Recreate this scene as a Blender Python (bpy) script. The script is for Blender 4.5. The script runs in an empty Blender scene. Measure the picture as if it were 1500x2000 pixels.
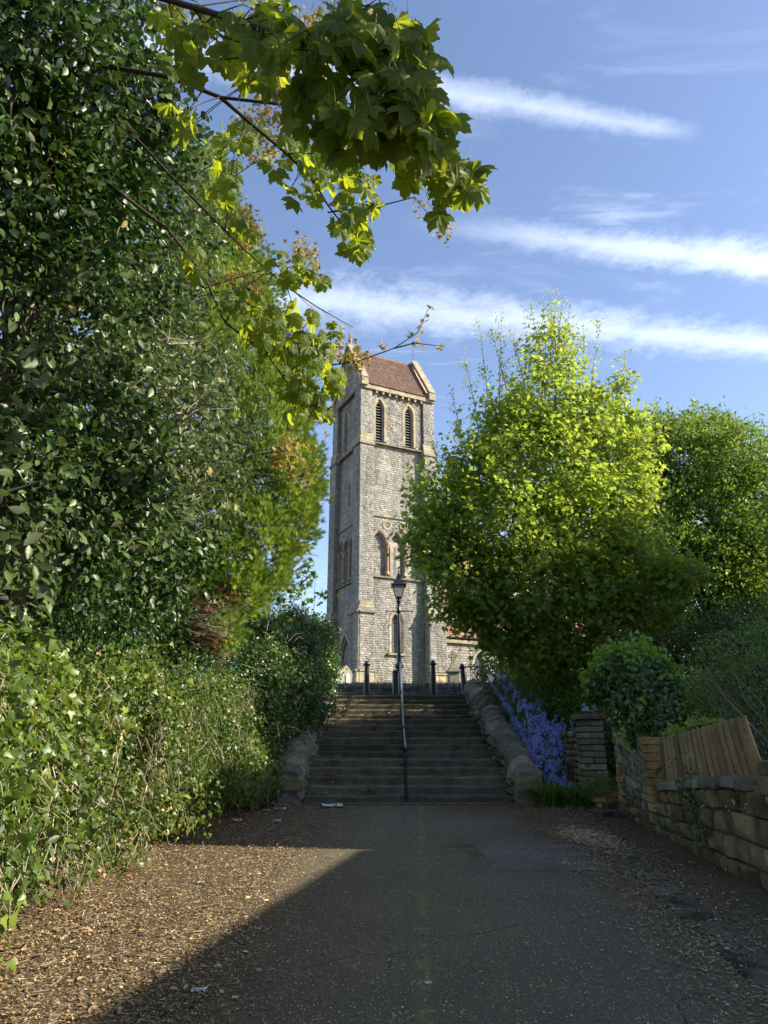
import bpy, math, random
import numpy as np
from mathutils import Vector, Matrix

random.seed(7)
RNG = np.random.default_rng(11)
SC = bpy.context.scene
COL = SC.collection
R = math.radians

# ------------------------------------------------------------------ camera
PITCH, FPX = 18.56, 1400.0
cam = bpy.data.cameras.new('camera')
cam.sensor_fit = 'VERTICAL'
cam.sensor_height = 36.0
cam.lens = 36.0 * FPX / 2000.0
cam.clip_start, cam.clip_end = 0.05, 6000
camo = bpy.data.objects.new('camera', cam)
camo.location = (0, 0, 1.5)
camo.rotation_euler = (R(90 + PITCH), 0, 0)
COL.objects.link(camo)
SC.camera = camo

SUN_AZ, SUN_EL = 98.0, 28.0          # clockwise from +Y (the viewing direction)
sun_dir = Vector((math.sin(R(SUN_AZ)) * math.cos(R(SUN_EL)), math.cos(R(SUN_AZ)) * math.cos(R(SUN_EL)), math.sin(R(SUN_EL))))
sl = bpy.data.lights.new('sun', 'SUN')
sl.energy, sl.angle, sl.color = 4.5, R(0.53), (1.0, 0.90, 0.73)
so = bpy.data.objects.new('sun', sl)
so.rotation_euler = sun_dir.to_track_quat('Z', 'Y').to_euler()
so.location = (30, -5, 30)
COL.objects.link(so)
SC.view_settings.view_transform = 'Standard'
SC.view_settings.look = 'None'
SC.view_settings.exposure = 1.42
SC.view_settings.gamma = 1.0
SC.view_settings.use_curve_mapping = False
SKY_STRENGTH = 0.116


def ray(px, py):
    p = R(PITCH)
    v, u = 1000 - py, px - 750
    h = FPX * math.cos(p) - v * math.sin(p)
    return u / h, (FPX * math.sin(p) + v * math.cos(p)) / h


def P(px, py, D):
    a, r = ray(px, py)
    return Vector((a * D, D, 1.5 + r * D))


# ------------------------------------------------------------------ node helpers
class NT:
    def __init__(s, tree):
        s.t = tree; s.n = tree.nodes; s.l = tree.links

    def node(s, typ, **kw):
        n = s.n.new(typ)
        for k, v in kw.items():
            setattr(n, k, v)
        return n

    def put(s, sock, v):
        if isinstance(v, bpy.types.NodeSocket):
            s.l.new(v, sock)
        elif v is not None:
            if isinstance(v, (tuple, list)) and len(v) == 3 and sock.type == 'RGBA':
                v = (*v, 1)
            sock.default_value = v

    def m(s, op, a, b=None, c=None, clamp=False):
        n = s.node('ShaderNodeMath', operation=op, use_clamp=clamp)
        s.put(n.inputs[0], a)
        if b is not None: s.put(n.inputs[1], b)
        if c is not None: s.put(n.inputs[2], c)
        return n.outputs[0]

    def vm(s, op, a, b=None):
        n = s.node('ShaderNodeVectorMath', operation=op)
        s.put(n.inputs[0], a)
        if b is not None: s.put(n.inputs[1], b)
        return n.outputs[1] if op in ('DOT_PRODUCT', 'LENGTH') else n.outputs[0]

    def mix(s, f, a, b, mode='MIX'):
        n = s.node('ShaderNodeMix', data_type='RGBA', blend_type=mode)
        s.put(n.inputs[0], f); s.put(n.inputs[6], a); s.put(n.inputs[7], b)
        return n.outputs[2]

    def noise(s, vec, scale, detail=4, rough=.55, dist=0):
        n = s.node('ShaderNodeTexNoise')
        if vec is not None: s.l.new(vec, n.inputs['Vector'])
        n.inputs['Scale'].default_value = scale
        n.inputs['Detail'].default_value = detail
        n.inputs['Roughness'].default_value = rough
        n.inputs['Distortion'].default_value = dist
        return n.outputs[0]

    def ss(s, v, lo, hi):
        n = s.node('ShaderNodeMapRange', interpolation_type='SMOOTHSTEP')
        s.put(n.inputs[0], v); s.put(n.inputs[1], lo); s.put(n.inputs[2], hi)
        return n.outputs[0]

    def ramp(s, v, stops):
        n = s.node('ShaderNodeValToRGB')
        s.put(n.inputs[0], v)
        cr = n.color_ramp
        while len(cr.elements) < len(stops): cr.elements.new(.5)
        for e, (p, c) in zip(cr.elements, stops):
            e.position = p; e.color = (*c, 1)
        return n.outputs[0]


# ------------------------------------------------------------------ world: sky, contrails, cirrus
W = bpy.data.worlds.new('World')
SC.world = W
W.use_nodes = True
w = NT(W.node_tree)
w.n.clear()
sky = w.node('ShaderNodeTexSky', sky_type='NISHITA', sun_disc=False)
sky.sun_elevation = R(SUN_EL)
sky.sun_rotation = R(SUN_AZ)
sky.air_density, sky.dust_density, sky.ozone_density = 1.0, 0.6, 2.2
tc = w.node('ShaderNodeTexCoord')
sep = w.node('ShaderNodeSeparateXYZ')
w.l.new(tc.outputs['Generated'], sep.inputs[0])
zz = w.m('MAXIMUM', sep.outputs[2], 0.03)
CX = w.m('DIVIDE', sep.outputs[0], zz)
CY = w.m('DIVIDE', sep.outputs[1], zz)
comb = w.node('ShaderNodeCombineXYZ')
w.l.new(CX, comb.inputs[0]); w.l.new(CY, comb.inputs[1])
CV = comb.outputs[0]


def sky_xy(px, py):
    a, r = ray(px, py)
    return np.array((a / r, 1 / r))


def contrail(p0, p1, hw0, hw1, t_in, t_out, op0, op1, nscale, dens):
    """a straight trail of ice cloud across the sky plane; p0,p1 are two points of its centre line"""
    A, B = sky_xy(*p0), sky_xy(*p1)
    d = B - A; L = float(np.linalg.norm(d)); d = d / L
    n = np.array((-d[1], d[0]))
    wid0 = abs(float(np.dot(sky_xy(p0[0], p0[1] + hw0) - A, n)))
    wid1 = abs(float(np.dot(sky_xy(p1[0], p1[1] + hw1) - B, n)))
    t = w.m('ADD', w.m('MULTIPLY', CX, float(d[0] / L)), w.m('SUBTRACT', w.m('MULTIPLY', CY, float(d[1] / L)), float(np.dot(A, d) / L)))
    s = w.m('ADD', w.m('MULTIPLY', CX, float(n[0])), w.m('SUBTRACT', w.m('MULTIPLY', CY, float(n[1])), float(np.dot(A, n))))
    tw = w.m('ADD', w.m('MULTIPLY', t, wid1 - wid0), wid0)
    tw = w.m('MAXIMUM', tw, min(wid0, wid1) * .6)
    edge = w.noise(CV, nscale, 7, .68)
    fine = w.noise(CV, nscale * 3.2, 6, .72, .5)
    q = w.m('DIVIDE', w.m('ABSOLUTE', s), tw)
    q = w.m('ADD', q, w.m('MULTIPLY', w.m('SUBTRACT', edge, .5), 2.1))
    q = w.m('ADD', q, w.m('MULTIPLY', w.m('SUBTRACT', fine, .5), 1.5))
    mk = w.m('SUBTRACT', 1.0, w.ss(q, -.35, 1.5))
    if t_in is not None: mk = w.m('MULTIPLY', mk, w.ss(t, t_in[0], t_in[1]))
    if t_out is not None: mk = w.m('MULTIPLY', mk, w.m('SUBTRACT', 1.0, w.ss(t, t_out[0], t_out[1])))
    op = w.m('ADD', w.m('MULTIPLY', w.m('MINIMUM', w.m('MAXIMUM', t, 0.), 1.), op1 - op0), op0)
    mk = w.m('MULTIPLY', mk, op)
    return w.m('MULTIPLY', mk, w.m('ADD', w.m('MULTIPLY', fine, dens), 1 - dens * .5))


c1 = contrail((875, 182), (1330, 258), 34, 20, None, (.85, 1.12), .50, .42, 11, 1.1)
c2 = contrail((900, 446), (1500, 512), 24, 40, (-.25, .35), None, .34, .80, 9, .6)
c3 = contrail((640, 590), (1500, 674), 48, 30, None, None, .52, .60, 9, .8)
cm = w.m('MAXIMUM', w.m('MAXIMUM', c1, c2), c3)
mp = w.node('ShaderNodeMapping')
w.l.new(CV, mp.inputs[0]); mp.inputs['Rotation'].default_value = (0, 0, R(35)); mp.inputs['Scale'].default_value = (1, 3.2, 1)
ci = w.noise(mp.outputs[0], 2.6, 9, .66, .6)
ci2 = w.noise(CV, .9, 3, .5)
cirrus = w.m('MULTIPLY', w.ss(ci, .50, .82), w.ss(ci2, .42, .66))
veil = w.m('MULTIPLY', cirrus, .55)
cm = w.m('MAXIMUM', cm, veil)
cm = w.m('MULTIPLY', cm, w.ss(sep.outputs[2], .03, .12), clamp=True)
skyc = w.mix(1.0, sky.outputs[0], (0.99, 0.905, 0.915), 'MULTIPLY')
cloudc = w.mix(w.m('MULTIPLY', cm, .86), skyc, (5.0, 5.5, 6.4))
bg = w.node('ShaderNodeBackground')
bg.inputs['Strength'].default_value = SKY_STRENGTH
w.l.new(cloudc, bg.inputs[0])
wo = w.node('ShaderNodeOutputWorld')
w.l.new(bg.outputs[0], wo.inputs[0])

# ------------------------------------------------------------------ materials
MATS = {}


def stone_mat(name, stops, rough=.9, bump=.5, bscale=30, spots=None, streak=0.0, lichen=None):
    m = bpy.data.materials.new(name); m.use_nodes = True
    t = NT(m.node_tree); b = t.n['Principled BSDF']
    geo = t.node('ShaderNodeNewGeometry').outputs['Position']
    at = t.node('ShaderNodeAttribute', attribute_name='tint').outputs['Fac']
    c = t.ramp(at, stops)
    n1 = t.noise(geo, bscale * .18, 5, .6)
    n2 = t.noise(geo, bscale, 6, .7)
    c = t.mix(t.ss(n1, .3, .75), t.mix(1, c, (.72, .72, .72), 'MULTIPLY'), t.mix(1, c, (1.22, 1.2, 1.16), 'MULTIPLY'))
    c = t.mix(.55, c, t.mix(1, c, t.ramp(n2, [(.25, (.45, .45, .45)), (.7, (1.4, 1.4, 1.4))]), 'MULTIPLY'))
    if streak:
        mpn = t.node('ShaderNodeMapping'); t.l.new(geo, mpn.inputs[0]); mpn.inputs['Scale'].default_value = (1.6, 1.6, .22)
        sn_ = t.noise(mpn.outputs[0], 1.0, 5, .6)
        c = t.mix(streak, c, t.mix(1, c, t.ramp(sn_, [(.35, (.62, .62, .60)), (.65, (1.25, 1.24, 1.2))]), 'MULTIPLY'))
    if lichen:
        ln = t.noise(geo, lichen[1], 4, .6)
        c = t.mix(t.ss(ln, lichen[2], lichen[2] + .08), c, lichen[0])
    if spots:
        sn = t.node('ShaderNodeTexVoronoi'); t.l.new(geo, sn.inputs['Vector']); sn.inputs['Scale'].default_value = spots[1]
        sm = t.m('SUBTRACT', 1.0, t.ss(sn.outputs['Distance'], .10, .2))
        sm = t.m('MULTIPLY', sm, t.ss(t.noise(geo, spots[1] * .5, 2), .52, .6))
        c = t.mix(sm, c, spots[0])
    t.l.new(c, b.inputs['Base Color'])
    b.inputs['Roughness'].default_value = rough
    b.inputs['Specular IOR Level'].default_value = .25
    bp = t.node('ShaderNodeBump'); bp.inputs['Strength'].default_value = bump; bp.inputs['Distance'].default_value = .02
    t.l.new(n2, bp.inputs['Height']); t.l.new(bp.outputs[0], b.inputs['Normal'])
    MATS[name] = m
    return m


def leaf_mat(name, stops, trans, tcol, rough=.45, spec=.5, under=None):
    m = bpy.data.materials.new(name); m.use_nodes = True
    t = NT(m.node_tree); b = t.n['Principled BSDF']
    at = t.node('ShaderNodeAttribute', attribute_name='tint').outputs['Fac']
    geo = t.node('ShaderNodeNewGeometry')
    c = t.ramp(at, stops)
    nz = t.noise(geo.outputs['Position'], 35, 3, .6)
    c = t.mix(.5, c, t.mix(1, c, t.ramp(nz, [(.3, (.7, .7, .7)), (.7, (1.25, 1.25, 1.2))]), 'MULTIPLY'))
    if under:
        c = t.mix(geo.outputs['Backfacing'], c, under)
    t.l.new(c, b.inputs['Base Color'])
    b.inputs['Roughness'].default_value = rough
    b.inputs['Specular IOR Level'].default_value = spec
    tr = t.node('ShaderNodeBsdfTranslucent')
    tcx = t.mix(1, t.mix(.5, c, tcol), (1.7, 1.7, 1.5), 'MULTIPLY')
    t.l.new(tcx, tr.inputs[0])
    mx = t.node('ShaderNodeMixShader'); mx.inputs[0].default_value = trans
    t.l.new(b.outputs[0], mx.inputs[1]); t.l.new(tr.outputs[0], mx.inputs[2])
    t.l.new(mx.outputs[0], t.n['Material Output'].inputs[0])
    MATS[name] = m
    return m


def plain(name, col, rough=.6, metal=0, spec=.5, var=.25, vscale=20, bump=0):
    m = bpy.data.materials.new(name); m.use_nodes = True
    t = NT(m.node_tree); b = t.n['Principled BSDF']
    geo = t.node('ShaderNodeNewGeometry').outputs['Position']
    n = t.noise(geo, vscale, 5, .65)
    lo = tuple(c * (1 - var) for c in col); hi = tuple(c * (1 + var) for c in col)
    t.l.new(t.ramp(n, [(.3, lo), (.7, hi)]), b.inputs['Base Color'])
    b.inputs['Roughness'].default_value = rough; b.inputs['Metallic'].default_value = metal
    b.inputs['Specular IOR Level'].default_value = spec
    if bump:
        bp = t.node('ShaderNodeBump'); bp.inputs['Strength'].default_value = bump; bp.inputs['Distance'].default_value = .01
        t.l.new(n, bp.inputs['Height']); t.l.new(bp.outputs[0], b.inputs['Normal'])
    MATS[name] = m
    return m


M_TOWER = stone_mat('lias_stone', [(0, (0.245, 0.2376, 0.2215)), (.35, (0.2842, 0.2772, 0.2575)), (.7, (0.3381, 0.3317, 0.309)), (.86, (0.3724, 0.3564, 0.3193)), (.95, (0.3724, 0.3415, 0.2781)), (1, (0.4704, 0.3564, 0.2472))], bump=.6, bscale=26, streak=.8)
M_MORTAR = stone_mat('lime_mortar', [(0, (.19, .182, .16)), (1, (.25, .24, .21))], bump=.4, bscale=30)
M_DRESS = stone_mat('dressed_bath_stone', [(0, (.27, .235, .17)), (.5, (.33, .29, .21)), (1, (.42, .36, .25))], bump=.25, bscale=14, lichen=((.16, .15, .12), 3.0, .58))
M_WEATH = stone_mat('weathered_string_stone', [(0, (.16, .145, .115)), (1, (.27, .24, .19))], bump=.3, bscale=16, lichen=((.3, .27, .19), 2.5, .58))
M_PINK = stone_mat('pink_column_stone', [(0, (.22, .13, .11)), (1, (.3, .19, .15))], bump=.2, bscale=10)
M_STEP = stone_mat('worn_step_stone', [(0, (0.09715, 0.0886, 0.0635)), (1, (0.1555, 0.1436, 0.1032))], rough=.85, bump=.5, bscale=22, spots=((.2, .2, .18), 9), lichen=((.075, .068, .045), 2.2, .55))
M_RUBBLE = stone_mat('grey_rubble_stone', [(0, (0.136, 0.1253, 0.09282)), (.6, (0.2312, 0.2132, 0.1571)), (1, (0.3196, 0.2933, 0.2202))], bump=.9, bscale=16, lichen=((.12, .12, .065), 4, .58), spots=((.38, .38, .35), 12))
M_GARDEN = stone_mat('mossy_wall_stone', [(0, (0.1627, 0.1345, 0.07176)), (.6, (0.2617, 0.2168, 0.1211)), (1, (0.3819, 0.3225, 0.185))], bump=.9, bscale=14, lichen=((.10, .10, .045), 3.5, .54), spots=((.28, .27, .24), 10))
M_PALE = stone_mat('pale_grey_wall_stone', [(0, (0.2242, 0.2052, 0.1521)), (.6, (0.3438, 0.315, 0.2314)), (1, (0.4784, 0.4396, 0.3306))], bump=.9, bscale=14, lichen=((.075, .08, .05), 4, .58), spots=((.35, .34, .31), 11))
M_BRICK = stone_mat('yellow_brick', [(0, (0.312, 0.2079, 0.0825)), (.6, (0.444, 0.3089, 0.1265)), (1, (0.576, 0.4277, 0.198))], bump=.5, bscale=24, lichen=((.11, .085, .045), 5, .60))
M_YARD = stone_mat('churchyard_wall_stone', [(0, (.10, .10, .10)), (.6, (.165, .163, .16)), (1, (.25, .25, .24))], bump=.8, bscale=18)
M_GRAVE = stone_mat('gravestone', [(0, (.22, .21, .17)), (1, (.32, .3, .24))], bump=.3, bscale=14, lichen=((.2, .18, .08), 5, .56))
M_MARBLE = stone_mat('white_marble', [(0, (.6, .6, .57)), (1, (.75, .75, .72))], bump=.1, bscale=14, lichen=((.35, .35, .3), 5, .6))
M_SLATE = stone_mat('red_roof_tile', [(0, (.165, .105, .088)), (.5, (.20, .132, .112)), (1, (.25, .175, .15))], bump=.4, bscale=30, lichen=((.15, .115, .08), 3, .58))
M_TILE2 = stone_mat('orange_roof_tile', [(0, (.24, .125, .095)), (.5, (.30, .17, .13)), (1, (.36, .22, .175))], bump=.3, bscale=30)
M_IRON = plain('black_painted_iron', (.012, .014, .018), .35, 0, .6, .4, 30, .15)
M_STEEL = plain('worn_galvanised_rail', (.14, .16, .19), .45, .3, .5, .4, 25, .2)
M_WOOD = stone_mat('fence_timber', [(0, (0.2409, 0.1636, 0.07508)), (.5, (0.3557, 0.2546, 0.1297)), (1, (0.4819, 0.3637, 0.2048))], rough=.8, bump=.3, bscale=9)
M_BARK = stone_mat('bark', [(0, (.07, .06, .045)), (1, (.13, .115, .09))], bump=.8, bscale=20, lichen=((.16, .165, .13), 6, .58))
M_PBARK = stone_mat('pale_bark', [(0, (.17, .155, .125)), (1, (.30, .275, .23))], bump=.5, bscale=20)
M_TWIG = stone_mat('dead_twig', [(0, (.16, .12, .08)), (1, (.42, .36, .27))], bump=.2, bscale=20)
M_DKBARK = stone_mat('dark_twig', [(0, (.028, .02, .014)), (1, (.055, .04, .028))], bump=.3, bscale=20)
M_GLASSW = plain('leaded_glass', (.10, .115, .13), .18, 0, .8, .35, 8)
M_LOUV = plain('slate_louvre', (.22, .22, .215), .7, 0, .3, .25, 8)
M_DARK = plain('dark_interior', (.012, .012, .012), .9, 0, .1, .2, 4)
M_PLASTIC = plain('crumpled_white_plastic', (.5, .5, .48), .35, 0, .5, .35, 60)
M_PINKP = plain('pink_wrapper', (.5, .2, .25), .35, 0, .5, .35, 60)
M_VERD = plain('verdigris', (.16, .28, .26), .7, 0, .3, .3, 40)
M_HGLASS = plain('house_glass', (.05, .06, .07), .1, 0, .8, .3, 3)
M_RENDER = plain('cream_render', (.5, .46, .38), .9, 0, .2, .12, 3)

L_SYC = leaf_mat('sycamore_leaf', [(0, (.05, .085, .014)), (.6, (.08, .125, .018)), (1, (.12, .165, .022))], .55, (.40, .44, .015), .5, .28)
L_SYCF = leaf_mat('sycamore_flower', [(0, (.18, .24, .05)), (1, (.28, .33, .08))], .35, (.4, .45, .1), .6, .2)
L_RED = leaf_mat('young_red_leaf', [(0, (.13, .14, .03)), (.55, (.2, .16, .035)), (1, (.24, .10, .04))], .42, (.38, .28, .04), .5, .35)
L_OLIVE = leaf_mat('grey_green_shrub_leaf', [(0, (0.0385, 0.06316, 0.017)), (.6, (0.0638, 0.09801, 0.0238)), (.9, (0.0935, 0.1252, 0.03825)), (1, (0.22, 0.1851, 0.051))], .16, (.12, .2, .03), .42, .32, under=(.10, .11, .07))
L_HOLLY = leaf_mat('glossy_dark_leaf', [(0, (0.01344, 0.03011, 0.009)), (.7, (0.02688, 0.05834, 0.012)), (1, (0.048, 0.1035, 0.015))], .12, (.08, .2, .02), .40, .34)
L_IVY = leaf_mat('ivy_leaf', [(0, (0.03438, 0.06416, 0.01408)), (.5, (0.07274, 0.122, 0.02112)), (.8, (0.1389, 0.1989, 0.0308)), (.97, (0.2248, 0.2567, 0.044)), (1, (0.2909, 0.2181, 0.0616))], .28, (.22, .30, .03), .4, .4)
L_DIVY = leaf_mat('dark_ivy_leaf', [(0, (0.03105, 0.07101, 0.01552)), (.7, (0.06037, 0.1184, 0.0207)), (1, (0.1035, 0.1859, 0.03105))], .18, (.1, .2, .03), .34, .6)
L_CON = leaf_mat('cypress_spray', [(0, (0.06682, 0.1111, 0.01663)), (.6, (0.1203, 0.196, 0.02376)), (1, (0.2005, 0.2744, 0.03564))], .4, (.2, .26, .04), .6, .25)
L_CONB = leaf_mat('brown_cypress_spray', [(0, (.09, .045, .02)), (1, (.19, .11, .055))], .2, (.2, .12, .04), .7, .15)
L_MAP = leaf_mat('maple_leaf', [(0, (0.08673, 0.1483, 0.03061)), (.5, (0.159, 0.2373, 0.04174)), (.85, (0.2602, 0.3263, 0.0487)), (1, (0.4337, 0.4154, 0.05566))], .52, (.31, .36, .03), .45, .35)
L_DTREE = leaf_mat('dark_tree_leaf', [(0, (0.06249, 0.1187, 0.02163)), (.6, (0.1071, 0.188, 0.03089)), (1, (0.1695, 0.2769, 0.04324))], .35, (.2, .26, .03), .5, .3)
L_SHRUB = leaf_mat('right_shrub_leaf', [(0, (0.0989, 0.17, 0.03604)), (.7, (0.1554, 0.2522, 0.05148)), (1, (0.2543, 0.3564, 0.07722))], .2, (.12, .2, .05), .35, .6)
L_VINE = leaf_mat('vine_leaf', [(0, (0.142, 0.2755, 0.04056)), (1, (0.2636, 0.4328, 0.06084))], .4, (.26, .38, .03), .45, .4)
L_STRAP = leaf_mat('strap_leaf', [(0, (0.078, 0.1624, 0.033)), (1, (0.1755, 0.2866, 0.055))], .25, (.15, .28, .05), .4, .5)
L_BELL = leaf_mat('bluebell_flower', [(0, (0.2984, 0.3334, 0.882)), (1, (0.5507, 0.5898, 0.882))], .4, (.25, .25, .9), .6, .2)
L_PALEF = leaf_mat('pale_lilac_flower', [(0, (.5, .5, .75)), (1, (.75, .75, .9))], .3, (.7, .7, .9), .6, .2)
L_MAG = leaf_mat('magenta_flower', [(0, (.35, .02, .12)), (1, (.55, .05, .2))], .3, (.6, .05, .2), .6, .2)
L_LITTER = stone_mat('fallen_leaf', [(0, (0.108, 0.06683, 0.0338)), (.35, (0.27, 0.1804, 0.091)), (.7, (0.486, 0.3609, 0.195)), (.93, (0.675, 0.548, 0.338)), (1, (0.783, 0.695, 0.52))], rough=.7, bump=.0, bscale=30)
L_SEED = stone_mat('pale_flower_scale', [(0, (0.286, 0.2574, 0.13)), (.6, (0.442, 0.399, 0.208)), (1, (0.676, 0.6178, 0.39))], rough=.7, bump=.0, bscale=30)
L_GRASS = leaf_mat('grass_blade', [(0, (.05, .09, .02)), (1, (.12, .16, .05))], .3, (.2, .3, .05), .6, .2)


# ground materials
def road_mat():
    m = bpy.data.materials.new('old_asphalt'); m.use_nodes = True
    t = NT(m.node_tree); b = t.n['Principled BSDF']
    g = t.node('ShaderNodeNewGeometry').outputs['Position']
    sp = t.node('ShaderNodeSeparateXYZ'); t.l.new(g, sp.inputs[0])
    X, Y = sp.outputs[0], sp.outputs[1]
    fine = t.noise(g, 240, 3, .7); mid = t.noise(g, 45, 4, .6); big = t.noise(g, .9, 4, .6)
    c = t.ramp(fine, [(.34, (.036, .029, .018)), (.5, (.10, .082, .055)), (.66, (.30, .25, .175))])
    c = t.mix(.6, c, t.mix(1, c, t.ramp(big, [(.3, (.75, .75, .75)), (.7, (1.25, 1.22, 1.15))]), 'MULTIPLY'))
    vo = t.node('ShaderNodeTexVoronoi'); t.l.new(g, vo.inputs['Vector']); vo.inputs['Scale'].default_value = 42
    fl = t.m('MULTIPLY', t.m('SUBTRACT', 1., t.ss(vo.outputs['Distance'], .12, .24)), t.ss(mid, .47, .6))
    c = t.mix(t.m('MULTIPLY', fl, .8), c, (.30, .27, .16))
    # rusty moss stain near the steps and along the right-hand edge
    wob = t.m('MULTIPLY', t.m('SUBTRACT', t.noise(g, 1.1, 5, .65), .5), 2.6)
    xr = t.m('ADD', X, wob)
    stain = t.m('MULTIPLY', t.ss(xr, 1.55, 2.7), t.ss(t.m('ADD', Y, wob), 5.5, 9.5))
    st2 = t.m('MULTIPLY', t.ss(t.m('ADD', Y, t.m('MULTIPLY', wob, .6)), 12.2, 14.3), t.ss(X, -.6, 1.5))
    stain = t.m('MAXIMUM', stain, st2)
    c = t.mix(t.m('MULTIPLY', stain, .8), c, t.ramp(t.noise(g, 16, 6, .7), [(.3, (.035, .018, .007)), (.55, (.10, .045, .013)), (.75, (.19, .115, .04))]))
    # brown dirt creeping in from the left verge
    lf = t.m('SUBTRACT', 1., t.ss(t.m('ADD', X, t.m('MULTIPLY', wob, .5)), -1.5, .1))
    c = t.mix(t.m('MULTIPLY', lf, .85), c, t.ramp(t.noise(g, 60, 6, .75), [(.3, (.03, .02, .012)), (.55, (.10, .07, .04)), (.75, (.24, .18, .11))]))
    cr_ = t.node('ShaderNodeTexVoronoi', feature='DISTANCE_TO_EDGE'); t.l.new(t.vm('ADD', g, t.vm('MULTIPLY', t.node('ShaderNodeNewGeometry').outputs['Position'], (0, 0, 0))), cr_.inputs['Vector']); cr_.inputs['Scale'].default_value = .55
    ck = t.m('MULTIPLY', t.m('SUBTRACT', 1., t.ss(t.m('ADD', cr_.outputs['Distance'], t.m('MULTIPLY', mid, .02)), .008, .018)), t.ss(big, .5, .6))
    c = t.mix(t.m('MULTIPLY', ck, .8), c, (.018, .014, .01))
    # faint line of moss down the middle joint
    ln = t.m('SUBTRACT', 1., t.ss(t.m('ABSOLUTE', t.m('ADD', X, t.m('ADD', t.m('MULTIPLY', Y, -.048), t.m('MULTIPLY', wob, .03)))), .0, .07))
    ln = t.m('MULTIPLY', ln, t.ss(t.noise(g, 5, 4), .44, .6))
    c = t.mix(t.m('MULTIPLY', ln, .8), c, (.20, .175, .06))
    t.l.new(c, b.inputs['Base Color'])
    b.inputs['Roughness'].default_value = .82; b.inputs['Specular IOR Level'].default_value = .3
    bp = t.node('ShaderNodeBump'); bp.inputs['Strength'].default_value = .9; bp.inputs['Distance'].default_value = .006
    t.l.new(t.m('ADD', fine, t.m('MULTIPLY', mid, .6)), bp.inputs['Height']); t.l.new(bp.outputs[0], b.inputs['Normal'])
    return m


def dirt_mat(name, a, bcol, ccol, sc=40):
    m = bpy.data.materials.new(name); m.use_nodes = True
    t = NT(m.node_tree); b = t.n['Principled BSDF']
    g = t.node('ShaderNodeNewGeometry').outputs['Position']
    n = t.noise(g, sc, 8, .75); n2 = t.noise(g, 1.5, 4, .6)
    c = t.ramp(n, [(.3, a), (.52, bcol), (.75, ccol)])
    c = t.mix(.6, c, t.mix(1, c, t.ramp(n2, [(.3, (.6, .6, .6)), (.7, (1.3, 1.3, 1.3))]), 'MULTIPLY'))
    t.l.new(c, b.inputs['Base Color']); b.inputs['Roughness'].default_value = .95; b.inputs['Specular IOR Level'].default_value = .15
    bp = t.node('ShaderNodeBump'); bp.inputs['Strength'].default_value = 1; bp.inputs['Distance'].default_value = .02
    t.l.new(n, bp.inputs['Height']); t.l.new(bp.outputs[0], b.inputs['Normal'])
    return m


M_ROAD = road_mat()
M_SOIL = dirt_mat('leaf_mould_soil', (.04, .028, .016), (.12, .082, .046), (.26, .19, .115))
M_GRASS = dirt_mat('grassy_ground', (.02, .035, .01), (.05, .08, .02), (.10, .13, .04), 25)
M_PATH = dirt_mat('path_tarmac', (.03, .03, .03), (.06, .06, .058), (.10, .10, .095), 120)
M_PATCH = dirt_mat('newer_asphalt_patch', (.115, .102, .083), (.19, .172, .145), (.33, .305, .26), 210)
M_KERB = stone_mat('dark_kerb_stone', [(0, (0.091, 0.07979, 0.0552)), (1, (0.143, 0.1287, 0.092))], bump=.5, bscale=20, lichen=((.04, .032, .02), 3, .52))


# ------------------------------------------------------------------ object helpers
def link(o):
    COL.objects.link(o); return o


def thing(name, label, cat, loc=(0, 0, 0), rotz=0, group=None, kind=None):
    o = bpy.data.objects.new(name, None); o.empty_display_size = .2
    o.location = loc; o.rotation_euler = (0, 0, rotz)
    link(o); o['label'] = label; o['category'] = cat
    if group: o['group'] = group
    if kind: o['kind'] = kind
    return o


def tag(o, label, cat, group=None):
    o['label'] = label; o['category'] = cat
    if group: o['group'] = group
    return o


def me_np(name, V, F, mat, tint=None, smooth=False):
    V = np.ascontiguousarray(V, dtype=np.float32); F = np.ascontiguousarray(F, dtype=np.int32)
    me = bpy.data.meshes.new(name)
    m_, k = F.shape
    me.vertices.add(len(V)); me.vertices.foreach_set('co', V.ravel())
    me.loops.add(m_ * k); me.loops.foreach_set('vertex_index', F.ravel())
    me.polygons.add(m_); me.polygons.foreach_set('loop_start', np.arange(0, m_ * k, k, dtype=np.int32))
    if smooth: me.polygons.foreach_set('use_smooth', np.ones(m_, dtype=bool))
    me.update(calc_edges=True)
    if tint is not None:
        a = me.attributes.new('tint', 'FLOAT', 'FACE')
        a.data.foreach_set('value', np.ascontiguousarray(tint, dtype=np.float32))
    me.materials.append(mat)
    return me


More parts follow.
